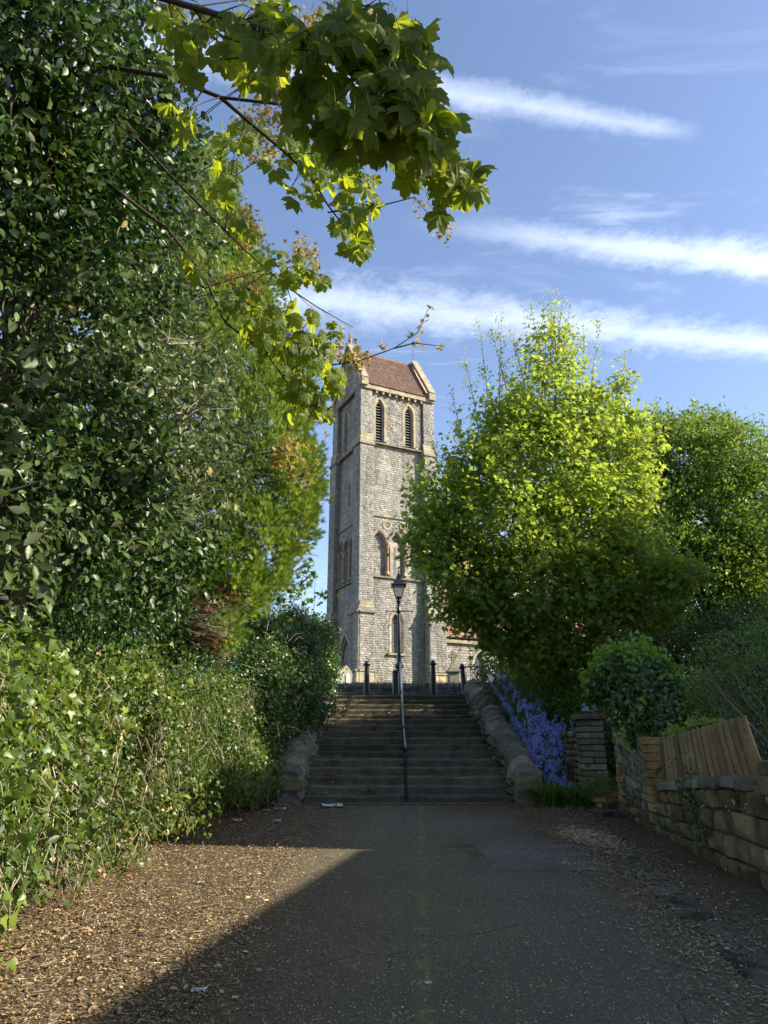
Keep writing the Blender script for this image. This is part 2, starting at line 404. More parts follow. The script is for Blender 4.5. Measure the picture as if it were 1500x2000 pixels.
class GB:
    """collects quads/tris (tris stored as 3) then builds one mesh"""
    def __init__(s):
        s.V = []; s.F = []; s.T = []

    def add(s, vs, fs, t=None):
        b = len(s.V); s.V += [tuple(v) for v in vs]
        if t is None: t = random.random()
        for f in fs:
            s.F.append(tuple(b + i for i in f)); s.T.append(t)

    def box(s, x0, x1, y0, y1, z0, z1, t=None):
        vs = [(x0, y0, z0), (x1, y0, z0), (x1, y1, z0), (x0, y1, z0), (x0, y0, z1), (x1, y0, z1), (x1, y1, z1), (x0, y1, z1)]
        s.add(vs, [(0, 3, 2, 1), (4, 5, 6, 7), (0, 1, 5, 4), (1, 2, 6, 5), (2, 3, 7, 6), (3, 0, 4, 7)], t)

    def hexa(s, v8, t=None):
        s.add(v8, [(0, 3, 2, 1), (4, 5, 6, 7), (0, 1, 5, 4), (1, 2, 6, 5), (2, 3, 7, 6), (3, 0, 4, 7)], t)

    def tube(s, pts, rad, n=6, t=None, cap=True):
        pts = [Vector(p) for p in pts]
        if not hasattr(rad, '__len__'): rad = [rad] * len(pts)
        vs = []; fs = []
        ref = None
        for i, p in enumerate(pts):
            d = (pts[min(i + 1, len(pts) - 1)] - pts[max(i - 1, 0)])
            if d.length < 1e-9: d = Vector((0, 0, 1))
            d.normalize()
            if ref is None:
                ref = Vector((1, 0, 0)) if abs(d.x) < .8 else Vector((0, 1, 0))
            a = (ref - d * ref.dot(d))
            if a.length < 1e-6: a = d.orthogonal()
            a.normalize(); ref = a; b = d.cross(a)
            for k in range(n):
                an = 2 * math.pi * k / n
                vs.append(p + (a * math.cos(an) + b * math.sin(an)) * rad[i])
        for i in range(len(pts) - 1):
            for k in range(n):
                k2 = (k + 1) % n
                fs.append((i * n + k, i * n + k2, (i + 1) * n + k2, (i + 1) * n + k))
        if cap:
            fs.append(tuple(range(n))[::-1]); fs.append(tuple(range((len(pts) - 1) * n, len(pts) * n)))
        s.add(vs, fs, t)

    def lathe(s, prof, c=(0, 0, 0), n=16, t=None, rot=0):
        vs = []; fs = []
        for (r, z) in prof:
            for k in range(n):
                an = 2 * math.pi * k / n + rot
                vs.append((c[0] + r * math.cos(an), c[1] + r * math.sin(an), c[2] + z))
        for i in range(len(prof) - 1):
            for k in range(n):
                k2 = (k + 1) % n
                fs.append((i * n + k, i * n + k2, (i + 1) * n + k2, (i + 1) * n + k))
        fs.append(tuple(range(n))[::-1]); fs.append(tuple(range((len(prof) - 1) * n, len(prof) * n)))
        s.add(vs, fs, t)

    def xf(s, fn):
        s.V = [tuple(fn(Vector(v))) for v in s.V]; return s

    def build(s, name, mat, parent=None, smooth=False, kind=None, world=False, bevel=0):
        me = bpy.data.meshes.new(name)
        me.from_pydata(s.V, [], s.F)
        a = me.attributes.new('tint', 'FLOAT', 'FACE'); a.data.foreach_set('value', np.array(s.T, dtype=np.float32))
        if smooth:
            me.polygons.foreach_set('use_smooth', [True] * len(me.polygons))
        me.materials.append(mat); me.update()
        if smooth: 
            try: me.set_sharp_from_angle(angle=R(40))
            except Exception: pass
        o = link(bpy.data.objects.new(name, me))
        if parent is not None: attach(o, parent, world)
        if kind: o['kind'] = kind
        if bevel:
            md = o.modifiers.new('bevel', 'BEVEL'); md.width = bevel; md.segments = 2; md.limit_method = 'ANGLE'
        return o


def attach(o, parent, world=True):
    o.parent = parent
    if world:
        pm = Matrix.LocRotScale(parent.location, parent.rotation_euler, parent.scale)
        if parent.parent is not None and parent.parent.type == 'EMPTY':
            pp = parent.parent
            # mesh parents are already expressed in world space through their own parent inverse
        if parent.type == 'EMPTY':
            o.matrix_parent_inverse = pm.inverted()
        else:
            o.matrix_parent_inverse = Matrix.Identity(4)


def struct(o):
    o['kind'] = 'structure'; return o


# ------------------------------------------------------------------ terrain
XC = .48                      # centre line of the stairs
Z_ST0, D_ST0, RISE = .558, 15.0, .164
STEP_D = [15.0 + .36 * i for i in range(5)]
STEP_D += [STEP_D[-1] + 1.45 + .36 * i for i in range(6)]
STEP_D += [STEP_D[-1] + 1.40 + .36 * i for i in range(5)]
Z_TOP, D_TOP = Z_ST0 + 16 * RISE, STEP_D[-1]


def smooth(a, b, x):
    t = np.clip((x - a) / (b - a), 0, 1); return t * t * (3 - 2 * t)


def gz(x, y):
    x = np.asarray(x, dtype=float); y = np.asarray(y, dtype=float)
    z = .037 * np.clip(y, -40, 15)
    sl_ = np.interp(y, [15, D_TOP], [0, Z_TOP - .558])
    z = z + sl_
    z = z + .72 * smooth(26.35, 26.9, y)
    # garden behind the wall on the right, bluebell bank, left bank
    z = z + np.where(y < 14.4, smooth(4.15, 4.6, x) * np.interp(y, [-5, 14.4], [.55, .3]), 0)
    z = z + smooth(3.0, 3.25, x) * (smooth(14.9, 15.9, y) * .38 + smooth(15.8, 17.5, y) * .42) * (1 - smooth(21.3, 23, y))
    z = z + smooth(-2.6, -4.5, x) * .8 * (1 - smooth(20, 26, y))
    z = z + np.sin(x * 1.7 + y * .6) * .02 * smooth(-2, -3.5, x)
    return z


def gzs(x, y): return float(gz(x, y))


def sheet(name, xs, ys, off, mat, mask=None):
    X, Y = np.meshgrid(xs, ys)
    Z = gz(X, Y) + off
    if mask is not None: Z = mask(X, Y, Z)
    V = np.stack([X, Y, Z], -1).reshape(-1, 3)
    nx, ny = len(xs), len(ys)
    i = np.arange(nx * ny).reshape(ny, nx)
    F = np.stack([i[:-1, :-1], i[:-1, 1:], i[1:, 1:], i[1:, :-1]], -1).reshape(-1, 4)
    o = link(bpy.data.objects.new(name, me_np(name, V, F, mat, smooth=True)))
    return struct(o)


xs = np.unique(np.concatenate([np.array([-3000, -1200, -500, -200, -90, -50, -30, -20, -14]), np.arange(-10, 10.01, .2), np.array([14, 20, 30, 50, 90, 200, 500, 1200, 3000])]))
ys = np.unique(np.concatenate([np.array([-3000, -1200, -500, -200, -90, -50, -30, -20, -14]), np.arange(-6, 30.01, .25), np.array([34, 40, 50, 90, 200, 500, 1200, 3000])]))


def cut(X, Y, Z):
    ins = (np.abs(X - XC) < 2.35) & (Y > 14.99) & (Y < D_TOP + .4)
    return np.where(ins, Z - 1.1, Z)


sheet('ground', xs, ys, 0, M_SOIL, cut)
sheet('road', np.linspace(-2.3, 3.55, 30), np.linspace(-6, 14.98, 50), .004, M_ROAD)
sheet('asphalt_patch', np.linspace(1.18, 2.45, 6), np.linspace(8.4, 10.1, 6), .008, M_PATCH)
sheet('path', np.linspace(-5, 6, 12), np.linspace(D_TOP + .36, 26.0, 8), .004, M_PATH)
sheet('churchyard_lawn', np.concatenate([np.linspace(-60, -8, 6), np.linspace(-6, 14, 15), np.linspace(20, 70, 6)]), np.concatenate([np.linspace(26.9, 36, 8), np.linspace(40, 90, 6)]), .004, M_GRASS)

# ------------------------------------------------------------------ stone helpers
CH = None


def rock(s0, s1, z0, z1, d_front, depth, fr, rough=.02, t=None):
    """one rock-faced block: returns verts, faces, tint in the frame fr(s, out, z)"""
    j = lambda a: (random.random() - .5) * a
    w_, h_ = s1 - s0, z1 - z0
    e = min(w_, h_) * .08
    f = [(s0 + e * random.random(), z0 + e * random.random()), (s1 - e * random.random(), z0 + e * random.random()),
         (s1 - e * random.random(), z1 - e * random.random()), (s0 + e * random.random(), z1 - e * random.random())]
    vs = [fr(a, d_front + j(rough), b) for a, b in f]
    vs += [fr(a, d_front - depth, b) for a, b in ((s0, z0), (s1, z0), (s1, z1), (s0, z1))]
    vs.append(fr(s0 + w_ * (.35 + .3 * random.random()), d_front + rough * (.3 + random.random()), z0 + h_ * (.35 + .35 * random.random())))
    fs = [(0, 1, 8), (1, 2, 8), (2, 3, 8), (3, 0, 8), (0, 4, 5, 1), (1, 5, 6, 2), (2, 6, 7, 3), (3, 7, 4, 0)]
    return vs, fs, (random.random() if t is None else t)


def sub_intervals(a, b, holes):
    segs = [(a, b)]
    for h0, h1 in holes:
        out = []
        for s0, s1 in segs:
            if h1 <= s0 or h0 >= s1: out.append((s0, s1)); continue
            if h0 > s0: out.append((s0, h0))
            if h1 < s1: out.append((h1, s1))
        segs = out
    return [q for q in segs if q[1] - q[0] > .03]


def arch_half(z, w_, z0, zs, k=2.0):
    if z < z0: return None
    if z <= zs: return w_
    r = k * w_; q = r * r - (z - zs) ** 2
    if q <= 0: return None
    x = math.sqrt(q) - (r - w_)
    return x if x > 0 else None


def courses(s0, s1, z0, z1, hh, lw, holes, jitter=.25, limits=None):
    """list of (sa,sb,za,zb) blocks and mortar strips; holes = [(centre, halfwidth, z0, zspring, k)]"""
    out = []; strips = []
    z = z0; row = 0
    while z < z1 - .02:
        h = hh * (1 + (random.random() - .5) * jitter); h = min(h, z1 - z)
        if z1 - (z + h) < hh * .35: h = z1 - z
        zc = z + h / 2
        hs = []
        for hc, hw, ha, hb, k in holes:
            x = arch_half(zc, hw, ha, hb, k)
            if x: hs.append((hc - x, hc + x))
        a, b = (s0, s1) if limits is None else limits(zc)
        for q0, q1 in sub_intervals(a, b, hs):
            strips.append((q0, q1, z, z + h))
            s = q0
            first = True
            while s < q1 - .01:
                l = lw * (.55 + random.random() * .95)
                if first and row % 2: l *= .55
                first = False
                e = min(q1, s + l)
                if q1 - e < lw * .3: e = q1
                out.append((s, e, z, z + h)); s = e
        z += h; row += 1
    return out, strips


JN = .008


class Masonry:
    def __init__(s): s.blocks = []; s.m = GB()

    def wall(s, fr, s0, s1, z0, z1, front, hh=.112, lw=.29, holes=(), depth=.1, rough=.02, tf=None, limits=None, jn=JN, mort=.02, jitter=.25):
        bl, st = courses(s0, s1, z0, z1, hh, lw, holes, jitter, limits)
        for (a, b, c, d) in bl:
            t = tf((a + b) / 2, (c + d) / 2) if tf else None
            s.blocks.append((rock(a + jn / 2, b - jn / 2, c + jn / 2, d - jn / 2, front, depth, fr, rough, t), (a, c)))
        for (a, b, c, d) in st:
            v = [fr(a, front - mort, c), fr(b, front - mort, c), fr(b, front - depth * 1.5, c), fr(a, front - depth * 1.5, c),
                 fr(a, front - mort, d), fr(b, front - mort, d), fr(b, front - depth * 1.5, d), fr(a, front - depth * 1.5, d)]
            s.m.hexa(v)

    def build(s, parent, mat, name='stone', limit=300, world=False, rest='stonework', key=None, mortar='mortar', mmat=None):
        bl = s.blocks
        if key: bl = sorted(bl, key=lambda q: key(Vector(q[0][0][8])))
        for (vs, fs, t), _ in bl[:limit]:
            g = GB(); g.add(vs, fs, t); g.build(name, mat, parent, world=world)
        if len(bl) > limit:
            g = GB()
            for (vs, fs, t), _ in bl[limit:]: g.add(vs, fs, t)
            g.build(rest, mat, parent, world=world, kind='stuff')
        if s.m.V: s.m.build(mortar, mmat or M_MORTAR, parent, world=world)


# ------------------------------------------------------------------ church
BZ = 3.9
church = thing('church', 'tall grey stone church tower with red tiled saddleback roof and pointed louvred windows', 'church', (-1.26, 35.0, BZ), math.atan2(.446, .895))
frA = lambda s, o, z: (s, -o, z - BZ)          # near face: s along x, outward = -y
frB = lambda s, o, z: (-o, s, z - BZ)          # left face: s along y, outward = -x
frR = lambda s, o, z: (4.6 + o, s, z - BZ)     # right face


def ttint(s, z):
    r = random.random()
    t = .15 + .6 * r
    if 15.95 < z < 16.25 and .8 < s < 3: t = .86 if random.random() < .75 or s > 2.2 else .98
    if 14.8 < z < 15.0 and .8 < s < 1.5: t = .8 if random.random() < .7 else .98
    if random.random() < .02: t = .9
    return t


ms = Masonry()
WY = .32
bel = [(1.25, .42, 17.55, 19.55, 2.2), (3.08, .40, 17.55, 19.6, 2.2)]
arc = [(1.25, .5, 10.12, 11.75, 2.0), (2.27, .5, 10.12, 11.75, 2.0), (3.29, .5, 10.12, 11.75, 2.0)]
circ = [(1.75, 12.88), (2.76, 12.88)]
low = [(2.26, .40, 6.25, 7.75, 2.2)]


def circ_holes():
    return []


ms.wall(frA, .8, 3.9, 3.9, 10.02, -WY, holes=low, tf=ttint)
ms.wall(frA, .8, 3.9, 10.12, 17.4, -WY, holes=arc, tf=ttint)
ms.wall(frA, .8, 3.9, 17.52, 20.5, -.22, holes=bel, tf=ttint, lw=.24, hh=.11, rough=.03)
ms.wall(frA, .8, 3.85, 10.15, 12.7, -WY - .15, tf=ttint, depth=.06)     # blind arcade backing
for (a, b) in ((0, .8), (3.9, 4.7)):
    wl = (a - .06 if a == 0 else a, b + (.2 if b > 4 else .0))
    ms.wall(frA, wl[0], wl[1] , 3.9, 5.18, .29, tf=lambda s, z: .3 + .5 * random.random())
    ms.wall(frA, wl[0] + .04, wl[1], 5.32, 8.05, .22, tf=ttint)
    ms.wall(frA, a, b, 8.62, 17.2, 0, tf=ttint)
    ms.wall(frA, a + .04, b - .06, 17.9, 20.55, -.10, tf=ttint, lw=.26)
# returns of the two near buttresses (thickness seen from the side)
frRet = lambda s, o, z: (3.9 - o, s, z - BZ)
ms.wall(frRet, -.22, WY, 5.32, 8.05, 0, tf=ttint)
ms.wall(frRet, -.29, WY, 3.9, 5.18, 0, tf=ttint)
ms.wall(frRet, 0, WY, 8.62, 17.2, 0, tf=ttint)
# left face
belB = [(1.15, .40, 17.55, 19.6, 2.2), (2.55, .40, 17.55, 19.6, 2.2)]
arcB = [(1.38, .42, 10.0, 11.75, 2.0), (2.2, .42, 10.0, 11.75, 2.0), (3.02, .42, 10.0, 11.75, 2.0)]
doorB = [(2.2, .78, 3.9, 6.0, 2.0)]
slitB = [(2.0, .12, 14.2, 15.5, 2.0)]
ms.wall(frB, .9, 3.35, 3.9, 9.9, -.3, holes=doorB, tf=ttint)
ms.wall(frB, .9, 3.35, 10.0, 17.3, -.3, holes=arcB + slitB, tf=ttint)
ms.wall(frB, .9, 3.3, 17.45, 20.6, -.25, holes=belB, tf=ttint, lw=.25)
ms.wall(frB, .95, 3.4, 10.0, 12.7, -.45, tf=ttint, depth=.06)
for (a, b) in ((0, .9), (3.35, 4.2)):
    ms.wall(frB, a - .2 * (a == 0), b + .15 * (a > 0) , 3.9, 5.18, .15, tf=ttint)
    ms.wall(frB, a - .2 * (a == 0), b + .12 * (a > 0), 5.32, 8.05, .10, tf=ttint)
    ms.wall(frB, a, b, 8.62, 17.2, 0, tf=ttint)
    ms.wall(frB, a + .1 * (a == 0), b - .2 * (a > 0), 17.9, 20.6, -.04, tf=ttint)
# gable on the left face and the top of the right face
gab = lambda z: (.1 + max(0, z - 20.7) * .60, 3.9 - max(0, z - 20.7) * .60)
ms.wall(frB, .1, 3.9, 20.7, 23.7, -.06, tf=ttint, limits=gab)
ms.build(church, M_TOWER, 'stone', 300, rest='stonework', key=lambda v: (0 if abs(v.y - WY) < .5 and v.x > .7 else 5) + abs(v.z - 3.3))

g = GB()                                       # solid core behind the facing stones
g.box(.45, 4.45, .62, 3.95, 0, 20.75 - BZ)
for q_ in ((.06, .82, .06, .8), (3.92, 4.64, .06, .8), (.06, .8, 3.4, 4.1), (3.92, 4.66, 3.4, 4.1)): g.box(*q_, 0, 13.4)
for q_ in ((.12, .80, .17, .8), (3.93, 4.60, .17, .8), (.12, .8, 3.4, 3.92), (3.93, 4.58, 3.4, 3.92)): g.box(*q_, 13.4, 16.8)
g.box(.0, .8, -.18, .8, 0, 4.1); g.box(3.92, 4.84, -.18, .8, 0, 4.1); g.box(-.06, .8, 3.42, 4.25, 0, 4.1)
g.build('tower_core', M_MORTAR, church)
# gable and roof body
g = GB()
for x0, x1 in ((.12, .42), (4.2, 4.55)):
    g.add([(x0, .1, 20.6 - BZ), (x0, 3.9, 20.6 - BZ), (x0, 2.0, 23.75 - BZ), (x1, .1, 20.6 - BZ), (x1, 3.9, 20.6 - BZ), (x1, 2.0, 23.75 - BZ)],
          [(0, 2, 1), (3, 4, 5), (0, 1, 4, 3), (1, 2, 5, 4), (2, 0, 3, 5)])
g.build('gable', M_TOWER, church)
# roof of lapped tile courses, each course of single tiles
gr = GB()
NC = 30
for side in (0, 1):
    for i in range(NC):
        f0, f1 = i / NC, (i + 1.25) / NC
        ya, yb = -.02 + 2.0 * f0, -.02 + 2.0 * min(f1, 1)
        za, zb = 20.80 + 3.05 * f0, 20.80 + 3.05 * min(f1, 1)
        x = .40
        while x < 4.22:
            x2 = min(4.24, x + .16)
            o_ = .035 + random.random() * .012
            va = [(x, ya, za - BZ), (x2 - .006, ya, za - BZ), (x2 - .006, ya - .03, za - BZ + o_), (x, ya - .03, za - BZ + o_)]
            vb = [(x, yb, zb - BZ), (x2 - .006, yb, zb - BZ), (x2 - .006, yb - .008, zb - BZ + .006), (x, yb - .008, zb - BZ + .006)]
            v = [va[0], va[1], vb[1], vb[0], va[3], va[2], vb[2], vb[3]]
            if side: v = [(a, 4.0 - b, c) for a, b, c in v]
            gr.hexa(v)
            x = x2
gr.build('roof', M_SLATE, church, kind='stuff')
g = GB(); g.box(.3, 4.3, 1.93, 2.07, 23.82 - BZ, 23.95 - BZ); g.build('ridge_tile', M_SLATE, church)
# gable copings and kneelers
for x0 in (-.04, 4.22):
    for sd in (0, 1):
        for k in range(7):
            f0, f1 = k / 7, (k + 1) / 7 - .006
            pts = []
            for f in (f0, f1):
                y = -.08 + 2.08 * f; z = 20.95 + 3.15 * f - BZ
                pts.append((y, z))
            (ya, za), (yb, zb) = pts
            v = [(x0, ya, za), (x0 + .42, ya, za), (x0 + .42, yb, zb), (x0, yb, zb), (x0, ya - .12, za + .14), (x0 + .42, ya - .12, za + .14), (x0 + .42, yb - .12, zb + .14), (x0, yb - .12, zb + .14)]
            if sd: v = [(a, 4.0 - b, c) for a, b, c in v]
            g = GB(); g.hexa(v, .2 + .5 * random.random()); g.build('coping_stone', M_DRESS, church)
    for y0 in (-.16, 3.75):
        g = GB(); g.box(x0, x0 + .43, y0, y0 + .42, 20.62 - BZ, 21.16 - BZ, .5); g.build('kneeler', M_DRESS, church, bevel=.03)
g = GB(); g.lathe([(.16, 0), (.16, .15), (.08, .25), (.12, .45), (.03, .95), (.012, 1.0), (.012, 1.75)], (.17, 2.0, 24.1 - BZ), 8); g.box(.05, .29, 1.98, 2.02, 24.95 - BZ, 25.0 - BZ)
g.build('finial', M_WEATH, church)
g = GB(); g.tube([(4.4, 2, 24.1 - BZ), (4.4, 2, 25.1 - BZ)], .012, 5); g.build('lightning_rod', M_IRON, church)


def ledge(fr, s0, s1, z0, z1, out, back, mat=None, name='string_course', slope=.5):
    g = GB()
    v = [fr(s0, out, z0), fr(s1, out, z0), fr(s1, back, z0), fr(s0, back, z0), fr(s0, out, z0 + (z1 - z0) * slope), fr(s1, out, z0 + (z1 - z0) * slope), fr(s1, back, z1), fr(s0, back, z1)]
    g.hexa(v, .3 + random.random() * .4); return g.build(name, mat or M_WEATH, church)


ledge(frA, .78, 3.92, 17.38, 17.55, -.12, -.5)
ledge(frA, .8, 3.9, 13.28, 13.42, -WY + .07, -.5)
ledge(frA, .8, 3.9, 10.0, 10.17, -WY + .12, -.55)
ledge(frA, .02, 4.62, 20.52, 20.80, .02, -.5, M_DRESS, 'cornice', .8)
ledge(frB, .88, 3.37, 17.25, 17.45, -.1, -.5)
ledge(frB, .9, 3.35, 13.0, 13.14, -.22, -.5)
ledge(frB, .9, 3.35, 9.85, 10.03, -.16, -.5)
ledge(frB, .0, 4.0, 20.58, 20.72, .0, -.5, M_WEATH, 'cornice', .8)
for k in range(8):
    g = GB(); x = .98 + k * .405; g.box(x - .06, x + .06, .02, .3, 20.34 - BZ, 20.52 - BZ, .5); g.build('corbel', M_DRESS, church, bevel=.02)
for fr, a, b, lo_, up in ((frA, -.04, .8, .25, 0), (frA, 3.9, 4.9, .25, 0), (frB, -.25, .9, .13, 0), (frB, 3.35, 4.35, .13, 0)):
    ledge(fr, a - .03, b + .03, 8.03, 8.14, lo_ + .07, -.3, slope=.9)
    for kk in range(3):
        q0, q1 = kk / 3, (kk + 1) / 3
        g = GB(); z0_ = 8.14 + .5 * q0; z1_ = 8.14 + .5 * q1 - .01
        o0 = lo_ + (up - lo_) * q0; o1 = lo_ + (up - lo_) * q1 
        g.hexa([fr(a, o0, z0_), fr(b, o0, z0_), fr(b, -.3, z0_), fr(a, -.3, z0_), fr(a, o1, z1_), fr(b, o1, z1_), fr(b, -.3, z1_), fr(a, -.3, z1_)], .3 + .3 * random.random())
        g.build('weathering_stone', M_DRESS if kk else M_WEATH, church)
    ledge(fr, a - .03, b + .03, 5.18, 5.33, lo_ + .13, -.3, M_DRESS, 'plinth_moulding', .6)
for fr, a, b, o1 in ((frA, 0, .8, -.1), (frA, 3.9, 4.7, -.1), (frB, 0, .9, -.04), (frB, 3.35, 4.2, -.04)):
    ledge(fr, a - .05, b + .05, 17.15, 17.27, .07, -.3, slope=.9)
    for kk in range(3):
        q0, q1 = kk / 3, (kk + 1) / 3
        z0_ = 17.27 + .62 * q0; z1_ = 17.27 + .62 * q1 - .01
        g = GB()
        p0, p1 = o1 * q0, o1 * q1
        g.hexa([fr(a, p0, z0_), fr(b, p0, z0_), fr(b, -.4, z0_), fr(a, -.4, z0_), fr(a, p1, z1_), fr(b, p1, z1_), fr(b, -.4, z1_), fr(a, -.4, z1_)], .3 + .4 * random.random())
        g.build('weathering_stone', M_DRESS, church)
# yellow plinth blocks
for fr, a, b, o in ((frA, -.08, .82, .33), (frB, -.33, .93, .2), (frA, 3.9, 4.96, .33)):
    s = a
    while s < b - .01:
        e = min(b, s + .42)
        g = GB(); g.add(*rock(s + .005, e - .005, 4.62, 5.17, o, .3, fr, .02, .8)); g.build('plinth_stone', M_DRESS, church); s = e


def arch_path(c, w_, z0, zs, k, n=8):
    r = k * w_
    pts = [(c - w_, z0), (c - w_, (z0 + zs) / 2), (c - w_, zs)]
    a_end = math.acos((r - w_) / r)
    for i in range(1, n + 1):
        a = a_end * i / n
        pts.append((c + (r - w_) - r * math.cos(a), zs + r * math.sin(a)))
    rt = [(2 * c - s, z) for s, z in pts[:-1]][::-1]
    return pts + rt


def arch_band(fr, c, wo_, wi, z0, zs, ko, ki, fo, bo, mat, parent, name, fi=None, tf=.5):
    """ring between an outer and an inner pointed arch, front at depth fo, reveal to bo"""
    A_ = arch_path(c, wo_, z0, zs, ko); B_ = arch_path(c, wi, z0, zs, ki)
    fi = fo if fi is None else fi
    g = GB()
    for i in range(len(A_) - 1):
        (a0, a1), (b0, b1) = (A_[i], A_[i + 1]), (B_[i], B_[i + 1])
        v = [fr(a0[0], fo, a0[1]), fr(a1[0], fo, a1[1]), fr(b1[0], fi, b1[1]), fr(b0[0], fi, b0[1]),
             fr(a0[0], bo, a0[1]), fr(a1[0], bo, a1[1]), fr(b1[0], bo, b1[1]), fr(b0[0], bo, b0[1])]
        g.add(v, [(0, 1, 2, 3), (4, 7, 6, 5), (0, 4, 5, 1), (3, 2, 6, 7), (1, 5, 6, 2), (0, 3, 7, 4)], tf + (random.random() - .5) * .5)
    return g.build(name, mat, parent)


def arch_fill(fr, c, w_, z0, zs, k, d, mat, parent, name, th=.03):
    A_ = arch_path(c, w_, z0, zs, k)
    g = GB(); n = len(A_)
    g.add([fr(s, d, z) for s, z in A_] + [fr(s, d - th, z) for s, z in A_], [tuple(range(n)), tuple(range(n, 2 * n))[::-1]], .5)
    return g.build(name, mat, parent)


def sill(fr, c, hw, z, out, parent, mat=M_DRESS):
    g = GB(); g.hexa([fr(c - hw, out, z - .14), fr(c + hw, out, z - .14), fr(c + hw, out - .5, z - .14), fr(c - hw, out - .5, z - .14),
                      fr(c - hw, out, z - .06), fr(c + hw, out, z - .06), fr(c + hw, out - .5, z + .04), fr(c - hw, out - .5, z + .04)], .4)
    return g.build('sill', mat, parent)


def louvre_window(fr, c, wo_, wi, z0, zs, front):
    wn = arch_fill(fr, c, wi + .03, z0, zs, 2.6, front - .36, M_DARK, church, 'belfry_window')
    arch_band(fr, c, wo_, wi + .07, z0, zs, 2.2, 2.5, front + .02, front - .2, M_DRESS, wn, 'frame')
    arch_band(fr, c, wi + .07, wi, z0, zs, 2.5, 2.6, front - .06, front - .3, M_DRESS, wn, 'inner_frame')
    z = z0 + .08
    while z < zs + wi * 1.7:
        x = arch_half(z + .06, wi, z0, zs, 2.6)
        if x and x > .03:
            g = GB(); g.hexa([fr(c - x, front - .12, z), fr(c + x, front - .12, z), fr(c + x, front - .30, z + .10), fr(c - x, front - .30, z + .10),
                              fr(c - x, front - .12, z + .03), fr(c + x, front - .12, z + .03), fr(c + x, front - .30, z + .13), fr(c - x, front - .30, z + .13)], .5)
            g.build('louvre', M_LOUV, wn)
        z += .168


for c in (1.25, 3.08): louvre_window(frA, c, .42, .21, 17.58, 19.55, -.22)
for c in (1.15, 2.55): louvre_window(frB, c, .40, .2, 17.5, 19.55, -.25)
# low lancet with glass
wn = arch_fill(frA, 2.26, .24, 6.3, 7.75, 2.6, -WY - .22, M_GLASSW, church, 'lancet_window')
arch_band(frA, 2.26, .40, .30, 6.25, 7.75, 2.2, 2.3, -WY + .03, -WY - .12, M_DRESS, wn, 'frame', fi=-WY - .03)
arch_band(frA, 2.26, .30, .235, 6.25, 7.75, 2.3, 2.6, -WY - .04, -WY - .24, M_DRESS, wn, 'inner_frame')
for i in range(9):
    g = GB(); z = 6.42 + i * .19; g.box(2.03, 2.49, WY + .205, WY + .225, z - BZ, z + .012 - BZ); g.build('glazing_bar', M_IRON, wn)
sill(frA, 2.26, .5, 6.25, -WY + .14, wn)


def arcade(fr, arcs, base, wall, wi, cols, slit=None):
    for i, (c, wo_, z0, zs, k) in enumerate(arcs):
        b = arch_band(fr, c, wo_ + .03, wo_ - .06, zs - .05, zs, 2.0, 2.0, wall + .07, wall - .05, M_WEATH, church, 'hood_mould')
        b = arch_band(fr, c, wo_ - .05, wi, zs - .05, zs, 2.0, 2.05, wall + .01, wall - .16, M_DRESS, church, 'arch')
        if slit == i:
            g = GB(); g.hexa([fr(c - .3, wall - .09, base), fr(c + .3, wall - .09, base), fr(c + .3, wall - .13, base), fr(c - .3, wall - .13, base), fr(c - .3, wall - .09, zs + .25), fr(c + .3, wall - .09, zs + .25), fr(c + .3, wall - .13, zs + .25), fr(c - .3, wall - .13, zs + .25)], .6)
            q = g.build('slit_surround', M_DRESS, church)
            g = GB(); g.hexa([fr(c - .1, wall - .084, base + .1), fr(c + .06, wall - .084, base + .1), fr(c + .06, wall - .12, base + .1), fr(c - .1, wall - .12, base + .1), fr(c - .1, wall - .084, zs), fr(c + .06, wall - .084, zs), fr(c + .06, wall - .12, zs), fr(c - .1, wall - .12, zs)], .6)
            g.build('slit_window', M_GLASSW, church)
    for c in cols:
        p = fr(c, wall + .0, base + .05)
        g = GB(); g.lathe([(.075, .18), (.065, 1.45)], (p[0], p[1], p[2]), 12); col = g.build('column', M_PINK, church, smooth=True)
        g = GB(); g.lathe([(.13, 0), (.13, .07), (.09, .13), (.08, .19)], p, 12); g.build('base', M_DRESS, col, smooth=True)
        g = GB(); g.lathe([(.075, 1.43), (.085, 1.47), (.13, 1.6), (.15, 1.63), (.15, 1.70)], p, 12); g.build('capital', M_DRESS, col, smooth=True)
        # plain pier of stone behind the shaft
        g = GB(); g.hexa([fr(c - .07, wall - .02, base), fr(c + .07, wall - .02, base), fr(c + .07, wall - .18, base), fr(c - .07, wall - .18, base), fr(c - .07, wall - .02, base + 1.75), fr(c + .07, wall - .02, base + 1.75), fr(c + .07, wall - .18, base + 1.75), fr(c - .07, wall - .18, base + 1.75)], .7)
        g.build('pier', M_DRESS, church)


arcade(frA, arc, 10.15, -WY, .39, (.80, 1.76, 2.78, 3.8), 1)
arcade(frB, arcB, 10.0, -.3, .34, (.97, 1.79, 2.61, 3.43))


